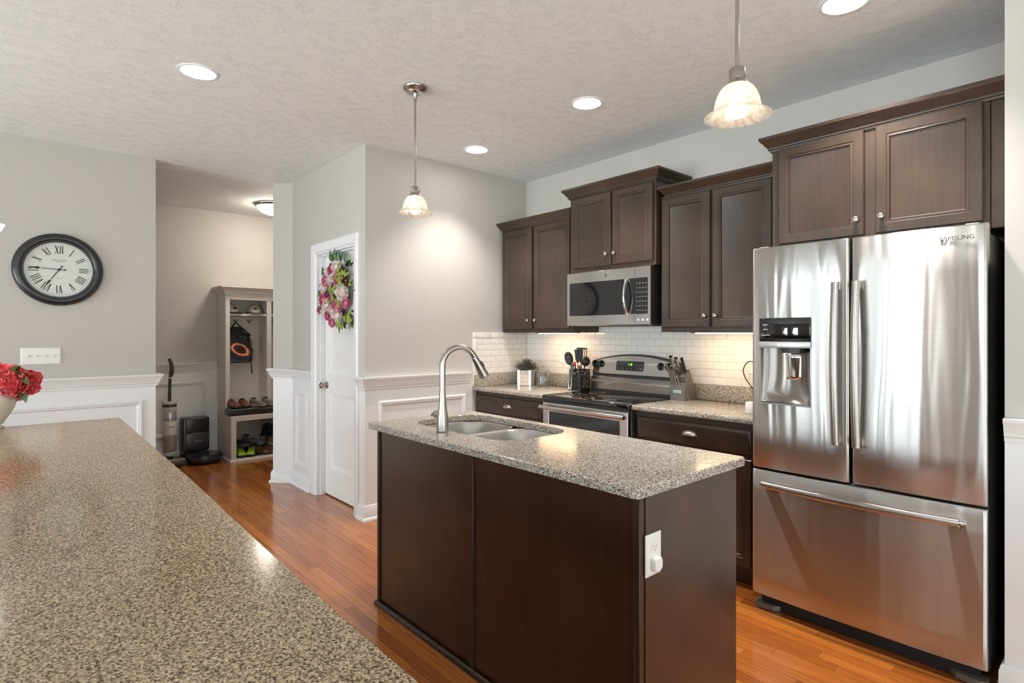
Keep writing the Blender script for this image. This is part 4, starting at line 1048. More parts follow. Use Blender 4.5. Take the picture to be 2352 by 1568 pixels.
# wreath on the pantry door (hangs in front of the leaf)
WC = Vector((-4.335, DYF-.038, 1.700))
t = thing('wreath', 'round wreath of pink and blush peonies on the white pantry door', 'wreath', WC)
b = B(frame(WC, (1, 0, 0), (0, -1, 0)))
for k in range(14):
    pts = []; ph = random.uniform(0, 6)
    for q in range(49):
        a = 2*PI*q/48; r = .185+.022*math.sin(5*a+ph)+.014*math.sin(11*a+2*ph); pts.append((r*math.cos(a), .005+.014*math.cos(4*a+ph*2), r*1.08*math.sin(a)))
    b.tube(pts, .005, 6)
b.build('vine_ring', 'twig', t)
def wpx(px, py):   # helper: place on the plane in front of the door from where the photo shows each bloom
    a = (px-1176)/1295.7; e_ = -(py-767.04)/1295.7; yw = math.radians(48.548)
    D = Vector((-math.sin(yw)+a*math.cos(yw), math.cos(yw)+a*math.sin(yw), e_)); k_ = (WC.y-.055)/D.y
    return Vector((D.x*k_, D.y*k_, 1.358+D.z*k_))
blooms = [(771, 613, .045, 'blush'), (760, 618, .045, 'magenta'), (753, 622, .04, 'blush'), (757, 640, .05, 'blush'), (776, 637, .058, 'pink'), (765, 634, .045, 'blush'),
          (744, 640, .035, 'magenta'), (746, 650, .035, 'pink'), (742, 661, .045, 'blush'), (759, 656, .03, 'pink'), (785, 671, .062, 'blush'), (742, 688, .058, 'magenta'),
          (760, 682, .03, 'magenta'), (749, 700, .05, 'blush'), (774, 703, .052, 'pink'), (793, 697, .04, 'pink'), (732, 712, .035, 'magenta'), (773, 724, .05, 'blush'),
          (761, 713, .04, 'blush'), (751, 726, .035, 'magenta'), (762, 741, .04, 'pink'), (757, 733, .03, 'magenta'), (743, 715, .04, 'blush')]
for i, (px, py, r, c) in enumerate(blooms):
    p = wpx(px, py); d = Vector((.35, -1, .08))+(p-WC)*1.2; b = B()
    (bud if r <= .035 else peony)(b, p, d, r*.92, i+3); o = b.build('flower', c, t)
    if r > .055:
        s_ = B(); s_.sphere(p+d.normalized()*r*.05, .009, 8, 6); s_.build('stamens', 'yellowcore', o)
lv = B(); lv2 = B()
for (px, py, n_) in ((758, 600, 5), (770, 596, 6), (780, 600, 5), (788, 608, 5), (797, 612, 4), (738, 628, 3), (734, 675, 3), (738, 660, 2), (792, 655, 4), (800, 660, 4), (762, 668, 5), (755, 676, 5), (788, 722, 5), (795, 717, 4), (798, 730, 4), (780, 738, 5), (736, 700, 3), (757, 712, 3)):
    for q in range(n_):
        p = wpx(px+random.uniform(-6, 6), py+random.uniform(-5, 5))+Vector((0, .03, 0)); o_ = (p-WC); o_.y = 0
        d = o_.normalized()+Vector((random.uniform(-.5, .5), -.5, random.uniform(-.5, .5)))
        (lv if random.random() < .6 or py < 640 else lv2).M = I4
        leaf(lv if random.random() < .62 or py < 630 else lv2, p, d, (0, -1, .2), random.uniform(.06, .10), random.uniform(.022, .038))
for (px, py) in ((782, 620), (785, 630), (793, 628), (798, 634), (775, 640), (785, 645), (770, 690), (780, 692), (803, 720), (806, 727), (781, 745), (786, 742), (762, 672), (770, 668)):
    for q in range(3):
        a = random.uniform(0, 6.28); leaf(lv2, wpx(px, py)+Vector((0, -.01, 0)), (math.cos(a), -.3, math.sin(a)), (0, -1, .1), .055, .034)
lv.build('leaves', 'leaf', t); lv2.build('lime_leaves', 'leaf2', t)
b = B(FY(0, DYF)); b.box(-4.345, -4.325, .0012, .0026, 1.84, 2.021)
tag(b.build('wreath_hanger', 'plastic_white'), 'flat white strap over the pantry door holding the wreath', 'hanger')

# vase and bouquet on the foreground counter
VP = Vector((-3.605, -.066, .9152))
b = B(); prof = [(.036, 0), (.040, .004), (.040, .012), (.034, .018), (.040, .030), (.062, .060), (.082, .095), (.091, .125), (.090, .140), (.078, .158), (.055, .170), (.048, .176), (.052, .182), (.048, .182), (.044, .176), (.052, .168), (.074, .156), (.085, .138), (.085, .124), (.076, .096), (.05, .05), (.001, .03)]
b.lathe([(r*.86, h) for r, h in prof], VP, n=40); tag(b.build('vase', 'vase'), 'cream glazed urn vase on the foreground countertop at the left edge', 'vase')
t = thing('flower_bouquet', 'coral and pink peonies in the cream vase', 'flowers', VP+Vector((0, 0, .10)))
cr = Vector((math.cos(math.radians(48.548)), math.sin(math.radians(48.548)), 0)); fw = Vector((-cr.y, cr.x, 0))
def vpos(px, py, dep=0):
    k_ = (2.69+dep)/1295.7; return Vector((0, 0, 1.358))+fw*(2.69+dep)+cr*(px-1176)*k_+Vector((0, 0, -(py-767.04)*k_))
for i, (px, py, r, c, ax, dep) in enumerate([(8, 850, .060, 'rose', (-.1, 0, 1), .05), (22, 845, .050, 'rose', (.1, 0, .9), .08), (42, 850, .048, 'rose', (.5, 0, .8), .09), (10, 872, .072, 'coral', (0, -1, .25), -.05),
        (28, 880, .055, 'coral', (.2, -1, .1), -.06), (57, 878, .066, 'coral', (.9, -.5, .2), .0), (45, 902, .045, 'rose', (.7, -.4, -.5), .0), (-25, 870, .085, 'rose', (-.8, -.4, .4), .0), (-30, 845, .07, 'coral', (-.4, 0, 1), .05), (0, 893, .05, 'coral', (0, -1, -.3), -.03)]):
    axw = cr*ax[0]+fw*(-ax[1]*-1)+Vector((0, 0, ax[2])); b = B(); peony(b, vpos(px, py, dep), axw, r, i+60, 5 if r > .05 else 4, .75); b.build('flower', c, t)
b = B()
for (px, py, dx, dz) in ((36, 862, .9, .45), (40, 866, .8, -.1), (30, 860, .5, .6), (38, 898, .8, -.3)):
    leaf(b, vpos(px, py, -.03), cr*dx+Vector((0, 0, dz))-fw*.3, (0, 0, 1), .085, .036)
b.build('leaves', 'leaf', t)
b = B()
for k in range(6): b.tube([VP+Vector((.012*math.cos(k), .012*math.sin(k), .06)), VP+Vector((.03*math.cos(k), .03*math.sin(k), .20)), VP+Vector((.05*math.cos(k), .05*math.sin(k), .25))], .003, 6)
b.build('stems', 'leaf', t)

# ------------------------------------------------------------------ things on the back counters
CT = .9155
# riveted planter with sage plant; faces the corner of the camera view
PL = Vector((-3.600, 3.345, CT)); rz = math.radians(30)
t = thing('potted_plant', 'small grey-green bushy plant in a square wooden planter with metal corner straps', 'plant', PL, rz)
W2, H2 = .060, .132
b = B()
for (x0, x1, y0, y1) in ((-W2, W2, -W2, -W2+.006), (-W2, W2, W2-.006, W2), (-W2, -W2+.006, -W2, W2), (W2-.006, W2, -W2, W2)):
    for k in range(4): b.box(x0, x1, y0, y1, k*H2/4+.0005, (k+1)*H2/4-.0012, .001, 1)
b.box(-W2+.006, W2-.006, -W2+.006, W2-.006, 0, .01); b.build('planter', 'pine', t, world=False)
for sx in (-1, 1):
    for sy in (-1, 1):
        b = B()
        b.box(sx*(W2+.001), sx*(W2-.019), sy*(W2+.0002), sy*(W2+.0016), 0, H2+.001); b.box(sx*(W2+.0002), sx*(W2+.0016), sy*(W2+.0016), sy*(W2-.019), 0, H2+.001)
        o = b.build('corner_strap', 'galv', t, world=False)
        r_ = B()
        for z in (.016, .066, .118): r_.sphere((sx*(W2-.010), sy*(W2+.0016), z), .0028, 8, 5); r_.sphere((sx*(W2+.0016), sy*(W2-.010), z), .0028, 8, 5)
        r_.build('rivets', 'blackplastic', o, world=False)
B().box(-W2+.006, W2-.006, -W2+.006, W2-.006, H2-.025, H2-.012).build('soil', 'twig', t, world=False)
b = B(); rnd = random.Random(5)
for k in range(170):
    a = rnd.uniform(0, 2*PI); e_ = rnd.uniform(.0, 1)**.75*1.45; R_ = rnd.uniform(.07, .128)
    d = Vector((math.cos(a)*math.sin(e_), math.sin(a)*math.sin(e_), math.cos(e_)*.85+.10))
    tip = Vector((0, 0, H2-.02))+Vector((d.x*R_, d.y*R_, d.z*R_*1.0)); mid = Vector((0, 0, H2-.015))+d*R_*.5+Vector((0, 0, .012))
    b.tube([(d.x*.02, d.y*.02, H2-.02), mid, tip], .0008, 3, False)
    for q in range(9):
        p = mid.lerp(tip, q/8)+Vector((rnd.uniform(-.006, .006),)*1+(rnd.uniform(-.006, .006), rnd.uniform(-.004, .004)))
        a2 = rnd.uniform(0, 6.28); leaf(b, p, (math.cos(a2), math.sin(a2), rnd.uniform(-.1, .9)), (0, 0, 1), .013, .009)
b.build('foliage', 'sage', t, world=False)
# glass canister
GC = Vector((-3.440, 3.395, CT))
t = thing('glass_canister', 'clear glass canister with a knobbed lid beside the planter', 'jar', GC)
B().lathe([(.001, .002), (.058, .002), (.060, .006), (.060, .112), (.056, .120), (.056, .128), (.053, .128), (.053, .119), (.057, .110), (.057, .008), (.001, .006)], GC, n=40, cap=(False, False)).build('jar', 'glass', t)
B().lathe([(.060, .129), (.060, .133), (.052, .138), (.012, .142), (.010, .150), (.017, .158), (.017, .166), (.010, .172), (.001, .173)], GC, n=36).build('lid', 'glass', t)

# utensil caddy: pierced black metal box, with tools
UC = Vector((-3.000, 3.365, CT)); a_u = math.radians(2)
t = thing('utensil_caddy', 'black pierced metal utensil caddy on the counter left of the range', 'utensil holder', UC, a_u)
UW, UH = .058, .165
b = B()
def scroll_panel(b, fm, w2, h):
    b.M = fm
    b.box(-w2, w2, -.001, .001, 0, .014); b.box(-w2, w2, -.001, .001, h-.010, h); b.box(-w2, -w2+.006, -.001, .001, 0, h); b.box(w2-.006, w2, -.001, .001, 0, h)
    rr = random.Random(3)
    for j in range(7):
        for i in range(4):
            cx_ = -w2+.016+i*(2*w2-.032)/3; cz_ = .026+j*(h-.045)/6; s_ = 1 if (i+j) % 2 else -1
            b.tube([(cx_+s_*(.002+.0012*q)*math.cos(q*.75), 0, cz_+(.002+.0012*q)*math.sin(q*.75)) for q in range(12)], .0026, 5)
for (o_, u_, w_) in (((0, -UW, 0), (1, 0, 0), (0, -1, 0)), ((0, UW, 0), (1, 0, 0), (0, 1, 0)), ((UW, 0, 0), (0, 1, 0), (1, 0, 0)), ((-UW, 0, 0), (0, 1, 0), (-1, 0, 0))):
    scroll_panel(b, frame(o_, u_, w_), UW, UH)
b.M = I4; b.box(-UW-.006, UW+.006, -UW-.006, UW+.006, 0, .004); b.build('basket', 'blackplastic', t, world=False)
def uten(name, label, base, tip, kind, mat='blackplastic', grp='cooking utensils in the caddy'):
    base = UC+Vector(base); tip = UC+Vector(tip); d = (tip-base).normalized(); L_ = (tip-base).length
    t = thing(name, label, 'utensil', base, group=grp)
    sd = Vector((math.cos(.72), math.sin(.72), 0)); sd = (sd-d*sd.dot(d)).normalized(); nn = d.cross(sd)
    def P(s_, x, h=0): return base+d*s_*L_+sd*x+nn*h
    if kind == 'spoon':
        B().tube([P(0, 0), P(.3, 0), P(.68, 0)], [.006, .0055, .005], 8).build('handle', mat, t)
        b = B(); n = 16
        b.loft([[P(.63+.37*(.5-.5*math.cos(PI*k/10)), (.034 if mat != 'copper' else .019)*math.sin(PI*(.04+.92*k/10))*math.cos(2*PI*q/n), .010*math.sin(PI*(.04+.92*k/10))*math.sin(2*PI*q/n)) for q in range(n)] for k in range(11)])
        o = b.build('bowl', mat, t)
        s_ = B()
        for x in (-.008, 0, .008): s_.tube([P(.83, x, -.0105), P(.87, x, -.0100)], .0015, 5)
        s_.build('slots', 'ink_gray', o)
    elif kind == 'turner':
        B().tube([P(0, 0), P(.3, 0), P(.62, 0), P(.66, 0)], [.006, .0055, .005, .006], 8).build('handle', mat, t)
        b = B(); 
        b.loft([[P(s_, x*sg, hh) for sg, hh in ((-1, -.0015), (1, -.0015), (1, .0015), (-1, .0015))] for s_, x in ((.60, .010), (.68, .026), (.72, .031), (1, .034))]); b.build('blade', mat, t)
    elif kind == 'slotted':
        B().tube([P(0, 0), P(.3, 0), P(.64, 0)], [.006, .0055, .005], 8).build('handle', mat, t)
        b = B(); x0 = -.038
        b.loft([[P(s_, x*sg, hh) for sg, hh in ((-1, -.0015), (1, -.0015), (1, .0015), (-1, .0015))] for s_, x in ((.60, .010), (.67, .034), (.74, .038))])
        for k in range(6):
            xa = -.038+.076*k/5-.0; b.loft([[P(s_, xa+e_, hh) for e_, hh in ((-.0035, -.0015), (.0035, -.0015), (.0035, .0015), (-.0035, .0015))] for s_ in (.73, .98)])
        b.loft([[P(s_, .0415*sg, hh) for sg, hh in ((-1, -.0015), (1, -.0015), (1, .0015), (-1, .0015))] for s_ in (.96, 1.0)])
        b.build('blade', mat, t)
    elif kind == 'tip':
        B().tube([P(0, 0), P(.3, 0), P(.80, 0)], [.006, .0055, .005], 8).build('handle', 'blackplastic', t)
        B().tube([P(.80, 0), P(.84, 0), P(.95, 0), P(1, 0)], [.006, .011, .012, .006], 10, flat=.6).build('tip', mat, t)
    elif kind == 'ladle':
        B().tube([P(0, 0), P(.3, 0), P(.74, 0)], [.006, .0055, .005], 8).build('handle', mat, t)
        b = B(); b.sphere(P(.84, 0, 0), (.036, .036, .038), 16, 10); b.build('bowl', mat, t)
    return t
uten('slotted_spoon', 'black slotted spoon leaning left in the utensil caddy', (-.02, -.02, .02), (-.105, -.03, .300), 'spoon')
uten('spatula', 'solid black spatula standing behind the slotted spoon in the caddy', (0, .02, .02), (-.055, .05, .320), 'turner')
uten('slotted_turner', 'dark slotted turner, tallest tool in the caddy', (.0, .01, .02), (.012, .015, .335), 'slotted')
uten('ladle', 'black ladle leaning right in the utensil caddy', (-.01, .02, .02), (.078, -.005, .268), 'ladle')
uten('copper_spoon', 'copper coloured spoon in front of the ladle in the caddy', (.02, -.03, .02), (.050, -.052, .228), 'spoon', 'copper')
uten('silicone_spoon', 'orange tipped utensil in the middle of the caddy', (.01, -.03, .02), (-.012, -.045, .225), 'tip', 'orange')
# tongs hung on the outside front
TG = UC+Vector((-.03, -.075, 0)); t = thing('tongs', 'grey handled steel tongs hooked on the front of the utensil caddy', 'tongs', TG)
for s_ in (-1, 1):
    B().tube([TG+Vector((s_*.006+.03, -.004, .215)), TG+Vector((s_*.010+.012, -.006, .10))], [.0075, .0085], 10).build('grip', 'bin', t)
    B().tube([TG+Vector((s_*.010+.012, -.006, .10)), TG+Vector((s_*.014+.004, -.006, .05)), TG+Vector((s_*.010, -.006, .008))], [.005, .006, .009], 10).build('arm', 'steel2', t)
# bottle opener / small cup beside
# knife block
KB = Vector((-2.096, 3.325, CT)); a_k = 0.0
t = thing('knife_block', 'grey knife block full of knives on the counter right of the range', 'knife block', KB, a_k)
b = B(); Wk = .054
side = [(0, 0), (0, .104), (.019, .118), (.078, 0)]
b.loft([[(x, y, z) for y, z in side] for x in (-Wk, Wk)]); b.build('front_block', 'bin', t, world=False)
b = B(); side = [(.080, 0), (.012, .138), (.004, .160), (.064, .204), (.158, 0)]
b.loft([[(x, y, z) for y, z in side] for x in (-Wk, Wk)]); b.build('rear_block', 'bin', t, world=False)
b = B(frame((0, -.0002, 0), (1, 0, 0), (0, -1, 0))); b.box(-.030, .030, 0, .0012, .048, .068, .0005, 1); lb_ = b.build('name_plate', 'galv', t, world=False)
o = text('FARBERWARE', .0082, 'ink_gray', lb_, (0, -.0016, .0555), (1, 0, 0), (0, -1, 0), align='CENTER', world=False)
dk = Vector((0, -.42, .90)).normalized()
def knife(label, x, y, z, L_, r, mat='steel2', butt='blackplastic', tilt=dk, lean=0):
    R_ = Matrix.Rotation(a_k, 3, 'Z'); p0 = KB+R_ @ Vector((x, y, z)); tl = (R_ @ Vector((lean, tilt.y, tilt.z))).normalized()
    t = thing('knife', label, 'knife', p0, group='knives in the knife block')
    B().tube([p0, p0+tl*.012, p0+tl*L_*.5, p0+tl*L_*.93], [r*.75, r, r*.92, r*1.05], 12, flat=.72).build('handle', mat, t)
    B().tube([p0+tl*L_*.93, p0+tl*L_*.985, p0+tl*L_], [r*1.08, r*1.08, r*.6], 12, flat=.72).build('end_cap', butt, t)
    B().tube([p0-tl*.03, p0+tl*.002], [r*.5, r*.75], 8, flat=.3).build('blade', 'steel2', t)
knife('large steel handled knife at the upper left of the knife block', -.034, .030, .176, .135, .0125)
knife('large steel handled knife in the upper middle of the knife block', -.002, .034, .180, .118, .0125)
knife('black handled knife at the upper right of the knife block', .034, .042, .188, .108, .0110, 'blackplastic')
for i, (x, L_, ln) in enumerate(((-.044, .155, -.26), (-.030, .105, -.22), (-.014, .105, -.18), (.006, .100, -.16))):
    knife(['long slim steel handled knife leaning left in the front of the block', 'slim steak knife second from the left in the front of the block', 'slim steak knife third from the left in the front of the block', 'slim steak knife rightmost in the front of the block'][i], x+.004, .008, .106, L_, .0068, 'nickel', 'darknickel', Vector((0, -.42, 1)), ln*.35)
R_ = Matrix.Rotation(a_k, 3, 'Z'); p0 = KB+R_ @ Vector((.006, .004, .145))
t = thing('kitchen_scissors', 'scissors with black and steel loop handles in the knife block', 'scissors', p0)
for s_ in (-1, 1):
    pts = []
    for k in range(25):
        a = 2*PI*k/24; q = Vector((s_*(.022+.017*math.cos(a)), -.034-.012*math.sin(a)*.3, .055+.034*math.sin(a))); pts.append(p0+R_ @ (q+Vector((0, -.005-.3*(q.z-.05), 0))))
    B().tube(pts, .0042, 8, False).build('handle_loop', 'darknickel' if s_ < 0 else 'blackplastic', t)
B().tube([p0+R_ @ Vector((0, -.0, -.005)), p0+R_ @ Vector((0, -.03, .025))], [.006, .009], 8, flat=.5).build('blade', 'steel2', t)
# by the refrigerator: canister and cord
b = B(); CN = Vector((-1.470, 3.10, CT)); b.lathe([(.040, 0), (.043, .004), (.043, .055), (.038, .062), (.001, .063)], CN, n=28)
tag(b.build('canister', 'plastic_white'), 'small pale canister against the side of the refrigerator', 'canister')
cp_ = [Vector(p) for p in ((-1.655, YB-.018, 1.18), (-1.68, YB-.036, 1.185), (-1.705, YB-.04, 1.16), (-1.718, YB-.036, 1.12), (-1.705, YB-.03, 1.075), (-1.675, YB-.03, 1.035), (-1.63, YB-.033, .98), (-1.56, YB-.06, .925), (-1.45, YB-.1, .9195))]
cs_ = []
for q in range(len(cp_)-1):
    p0_, p1_, p2_, p3_ = cp_[max(q-1, 0)], cp_[q], cp_[q+1], cp_[min(q+2, len(cp_)-1)]
    for r_ in range(6):
        u = r_/6; cs_.append(.5*((2*p1_)+(p2_-p0_)*u+(2*p0_-5*p1_+4*p2_-p3_)*u*u+(3*p1_-p0_-3*p2_+p3_)*u**3))
b = B(); b.tube(cs_+[cp_[-1]], .0035, 8)
tag(b.build('power_cord', 'blackplastic'), 'black power cord hanging from the outlet beside the refrigerator', 'cord')

# ------------------------------------------------------------------ hall tree (locker bench)
t = thing('hall_tree', 'ivory wooden hall locker with a crown, hooks and a shoe bench', 'hall tree', (-6.70, 2.3, 0))
LY0, LY1 = 1.722, 2.98; LXF = -6.66; LXB = XM+.006
b = B()
b.box(LXB, LXF, LY0, LY0+.035, .486, 1.80, .002, 1); b.box(LXB, LXF, LY1-.035, LY1, .486, 1.80, .002, 1)
b.box(LXB, LXF, 2.165, 2.195, .486, 1.80); b.box(LXB, LXF, 2.57, 2.60, .486, 1.80)
b.box(LXB, LXB+.012, LY0+.035, LY1-.035, .486, 1.80)
b.box(LXB+.012, LXF, LY0+.035, LY1-.035, 1.775, 1.80)
b.build('carcass', 'lockerpaint', t)
b = B(FX(LXF)); b.box(LY0, LY0+.045, 0, .016, .486, 1.80, .001, 1); b.box(2.155, 2.205, 0, .016, .486, 1.74, .001, 1); b.box(2.56, 2.61, 0, .016, .486, 1.74, .001, 1); b.box(LY1-.045, LY1, 0, .016, .486, 1.80, .001, 1); b.box(LY0+.045, LY1-.045, 0, .016, 1.735, 1.80, .001, 1)
b.build('face_frame', 'lockerpaint', t)
for y0, y1 in ((LY0+.036, 2.164), (2.196, 2.569), (2.601, LY1-.036)):
    B().box(LXB+.013, LXF-.003, y0, y1, 1.562, 1.582, .001, 1).build('shelf', 'lockerpaint', t)
b = B(FX(LXB+.012)); b.box(LY0+.036, LY1-.036, 0, .012, 1.44, 1.56); b.build('hook_rail', 'lockerpaint', t)
CRN = [(0, 1.795), (.010, 1.795), (.010, 1.812), (.016, 1.815), (.016, 1.826), (.026, 1.838), (.040, 1.848), (.050, 1.862), (.060, 1.866), (.060, 1.880), (0, 1.880)]
b = B(); b.sweep([(LXB, LY0), (LXF+.016, LY0), (LXF+.016, LY1), (LXB, LY1)], CRN, flip=1)
b.box(LXB, LXF+.014, LY0, LY1, 1.80, 1.878); b.build('crown', 'lockerpaint', t)
b = B(FX(LXF+.026))
y = LY0+.0
while y < LY1: b.box(y, y+.020, 0, .010, 1.797, 1.812); y += .036
b.build('dentil_band', 'lockerpaint', t)
# bench
BX = -6.445
b = B(); b.box(LXB, BX, LY0, LY0+.02, .0, .470); b.box(LXB, BX, LY1-.02, LY1, 0, .470); b.box(LXB, BX-.0, 2.335, 2.355, .03, .47); b.box(LXB, LXB+.012, LY0+.02, LY1-.02, .0, .470); b.box(LXB, BX+.004, LY0-.003, LY1+.003, .470, .4855, .003, 2); b.box(LXB+.012, BX, LY0+.02, LY1-.02, .015, .03)
b.build('bench', 'lockerpaint', t)
b = B(FX(BX)); b.box(LY0, LY0+.052, 0, .014, 0, .470, .001, 1); b.box(LY1-.052, LY1, 0, .014, 0, .47, .001, 1); b.box(2.32, 2.37, 0, .014, .03, .43, .001, 1); b.box(LY0+.052, LY1-.052, 0, .014, .430, .470, .001, 1); b.box(LY0+.052, LY1-.052, 0, .014, 0, .03, .001, 1)
b.build('bench_frame', 'lockerpaint', t)
b = B(); b.sweep([(LXB, LY0), (BX+.014, LY0), (BX+.014, LY1), (LXB, LY1)], [(0, 0), (.012, 0), (.012, .012), (.006, .020), (0, .022)]); b.build('base_moulding', 'lockerpaint', t)
def hook(y):
    hk = B(FX(LXB+.024)); z = 1.505
    hk.lathe([(.010, 0), (.010, .003), (.004, .006)], (y, 0, z), 'w', n=12)
    for s_ in (-1, 1): hk.tube([(y, .004, z), (y+s_*.012, .022, z+.002), (y+s_*.018, .032, z+.014), (y+s_*.019, .034, z+.022)], [.004, .0035, .0035, .005], 8)
    hk.tube([(y, .004, z-.004), (y, .02, z-.022), (y, .030, z-.020), (y, .034, z-.010)], [.004, .0035, .0035, .005], 8)
    hk.build('coat_hook', 'darknickel', t)
for y in (1.90, 2.02, 2.30, 2.45, 2.72, 2.86): hook(y if y != 2.02 else 2.045)
# bench cushion
b = B(); rr = random.Random(2)
def cush(i, j):
    return 0
cb_ = bmesh.new()
n1, n2 = 60, 14
x0, x1, y0, y1, z0, z1 = LXF+.018+.0, BX+.006, LY0-.012, LY1-.02, .486, .560
def cpt(x, y, z):
    nz_ = noise.noise(Vector((x*14, y*9+z*18, z*20)))*.006
    return (x+nz_, y+nz_*.5, z+nz_ if z > .5 else z)
lp = []
for k in range(n1+1):
    y = y0+(y1-y0)*k/n1; e = min(y-y0, y1-y, .015)/.015; s_ = .75+.25*math.sqrt(max(0, e)); xm, zm = (x0+x1)/2, .486
    ring = rrect(x0, x1, z0, z1, .018, 3)
    ring2 = []
    for i in range(len(ring)):
        a_, b2 = ring[i], ring[(i+1) % len(ring)]
        ring2 += [(a_[0]+(b2[0]-a_[0])*q/3, a_[1]+(b2[1]-a_[1])*q/3) for q in range(3)]
    lp.append([cpt(x, y, z0+(z-z0)*s_) for x, z in ring2])
b = B(); b.loft(lp); tag(b.build('bench_cushion', 'cushion', angle=60), 'long crinkled charcoal cushion on top of the hall bench', 'cushion')

# backpack hanging from a hook
BPK = Vector((LXB+.10, 1.895, 1.035))
t = thing('backpack', 'black backpack printed with a flaming ball hanging in the hall locker', 'backpack', BPK)
def bag_loop(z, w_, d0, d1, n=24, r=.05):
    return [(p[0], p[1], z) for p in rrect(d0, d1, -w_, w_, min(r, (d1-d0)*.45, w_*.9), 5)]
b = B(); secs = []
for k in range(15):
    u = k/14; z = .0+.405*u; w_ = .150*(1-.0*u) if u < .6 else .150*math.sqrt(max(.02, 1-((u-.6)/.42)**2.2)); dp = .10*(1-.35*u)
    if u < .08: w_ *= .93
    secs.append(bag_loop(z, w_, -.07, -.07+dp*1.25))
b.loft(secs); b.build('main_compartment', 'blackmatte', t, world=False, angle=50)
b = B(); secs = []
for k in range(13):
    u = k/12; z = .018+.262*u; w_ = .135 if u < .7 else .135*math.sqrt(max(.05, 1-((u-.7)/.36)**2)); dp = .045*(1-.35*u)
    secs.append(bag_loop(z, w_, .035-.03*u, .045+dp-.02*u, r=.02))
b.loft(secs); b.build('front_pocket', 'bagprint', t, world=False, angle=50)
b = B()
def bx_(u, w_): return .052+.045*(1-.35*u)-.02*u
pts = []
for k in range(30):
    a = PI*k/29; pts.append((.075-.02*math.sin(a), .140*math.cos(a), .235+.06*math.sin(a)))
pts = [(.090, .138, .02), (.086, .138, .12)]+pts+[(.086, -.138, .12), (.090, -.138, .02)]+[(.090, -.138+.276*k/8, .014) for k in range(1, 9)]
b.tube(pts, .006, 6); b.build('zip_trim', 'bagtrim', t, world=False)
b = B(); b.tube([(.035-.012*math.sin(PI*k/16), .135*math.cos(PI*k/16), .300+.065*math.sin(PI*k/16)) for k in range(17)], .010, 6); b.build('top_panel', 'bagtrim', t, world=False)
b = B(); b.tube([(-.02, -.055, .375), (-.03, -.02, .43), (-.04, 0, .462), (-.03, .025, .43), (-.02, .085, .375)], .007, 6); b.build('hanging_loop', 'blackmatte', t, world=False)
b = B(); b.tube([(.0, .150, .17), (.01, .165, .15), (.01, .162, .08), (.01, .152, .04), (.012, .156, -.05), (.012, .162, -.13)], [.007, .012, .010, .004, .006, .008], 6, flat=.5); b.build('strap', 'blackmatte', t, world=False)
# caps on the shelf
def cap_(name, label, loc, rz, mat, mat2, patch):
    t = thing(name, label, 'hat', loc, rz)
    b = B(); n = 24; lp = []
    for k in range(9):
        a = PI/2*k/8; r = math.cos(a); lp.append([(.095*r*math.cos(2*PI*q/n), .080*r*math.sin(2*PI*q/n), .018+.095*math.sin(a)) for q in range(n)])
    lp = [[(x*1.0, y, .0) for x, y, z in lp[0]]]+lp
    b.loft(lp); b.build('crown', mat, t, world=False)
    b = B(); b.grid(lambda i, j: ((.075+.085*j)*math.cos((i-.5)*1.5)*1.0, (.075+.05*j)*math.sin((i-.5)*1.5), .012-.012*j+.010*math.cos((i-.5)*3)*j), 14, 6)
    b.build('brim', mat2, t, world=False, solid=.004)
    b = B(); b.sphere((0, 0, .114), (.008, .008, .004), 10, 5); b.build('button', mat2, t, world=False)
    b = B(); b.tube([(.0955*math.cos(2*PI*q/24), .0805*math.sin(2*PI*q/24), .016) for q in range(25)], .006, 6, False); b.build('band', 'ink', t, world=False)
    b = B(); b.sphere((.080, 0, .055), (.010, .022, .022), 14, 8); b.build('badge', patch, t, world=False)
cap_('baseball_cap', 'pale cap with a small dark mark on the left of the locker shelf', (-6.79, 1.815, 1.583), .25, 'cream', 'ink', 'ink')
cap_('baseball_cap', 'tan cap with a round dark badge on the right of the locker shelf', (-6.78, 2.055, 1.583), -.1, 'cream', 'cream', 'twig')
# shoes
def shoe(name, label, loc, rz, upper_m, sole_m, lace_m, L_=.27, grp=None, tilt=0, roll=0, open_toe=False):
    t = thing(name, label, 'shoe', loc, rz, grp); t.rotation_euler = (roll, tilt, rz)
    prof = [(-.5, .030, .070, .0), (-.47, .036, .082, .0), (-.36, .039, .085, 0), (-.22, .038, .078, 0), (-.05, .037, .068, 0), (.12, .042, .058, 0), (.28, .047, .048, 0), (.40, .043, .042, 0), (.47, .030, .034, 0), (.5, .012, .028, 0)]
    n = 16
    b = B(); lp = []
    for u, w_, h, _ in prof:
        lp.append([(u*L_, w_*1.04*math.cos(a)*(1 if abs(math.sin(a)) < .9 else 1), .010+.010*math.sin(a)+0*h) for a in [2*PI*q/n for q in range(n)]])
    b.loft(lp); b.build('sole', sole_m, t, world=False)
    b = B(); lp = []
    for u, w_, h, _ in prof:
        lp.append([(u*L_*.985, w_*.93*math.cos(PI*q/(n-1)), .014+(h-.014)*math.sin(PI*q/(n-1))**.7) for q in range(n)])
    b.loft(lp); b.build('upper', upper_m, t, world=False)
    b = B(); b.sphere((-.29*L_, 0, .0775), (.040, .022, .0085), 14, 6); b.build('opening', 'ink', t, world=False)
    b = B()
    for k in range(4): 
        x = (-.06+.055*k)*L_*1.2; h = .072-.006*k; b.tube([(x, -.024, h-.010), (x+.006, 0, h+.001), (x, .024, h-.010)], .0028, 6)
    b.build('laces', lace_m, t, world=False)
    return t
z = .562+.004
shoe('sandal', 'brown leather sandal, left one of the pair on the bench cushion', (-6.56, 1.785, z), .15, 'brownleather', 'ink', 'brownleather', .22, 'brown sandals on the cushion')
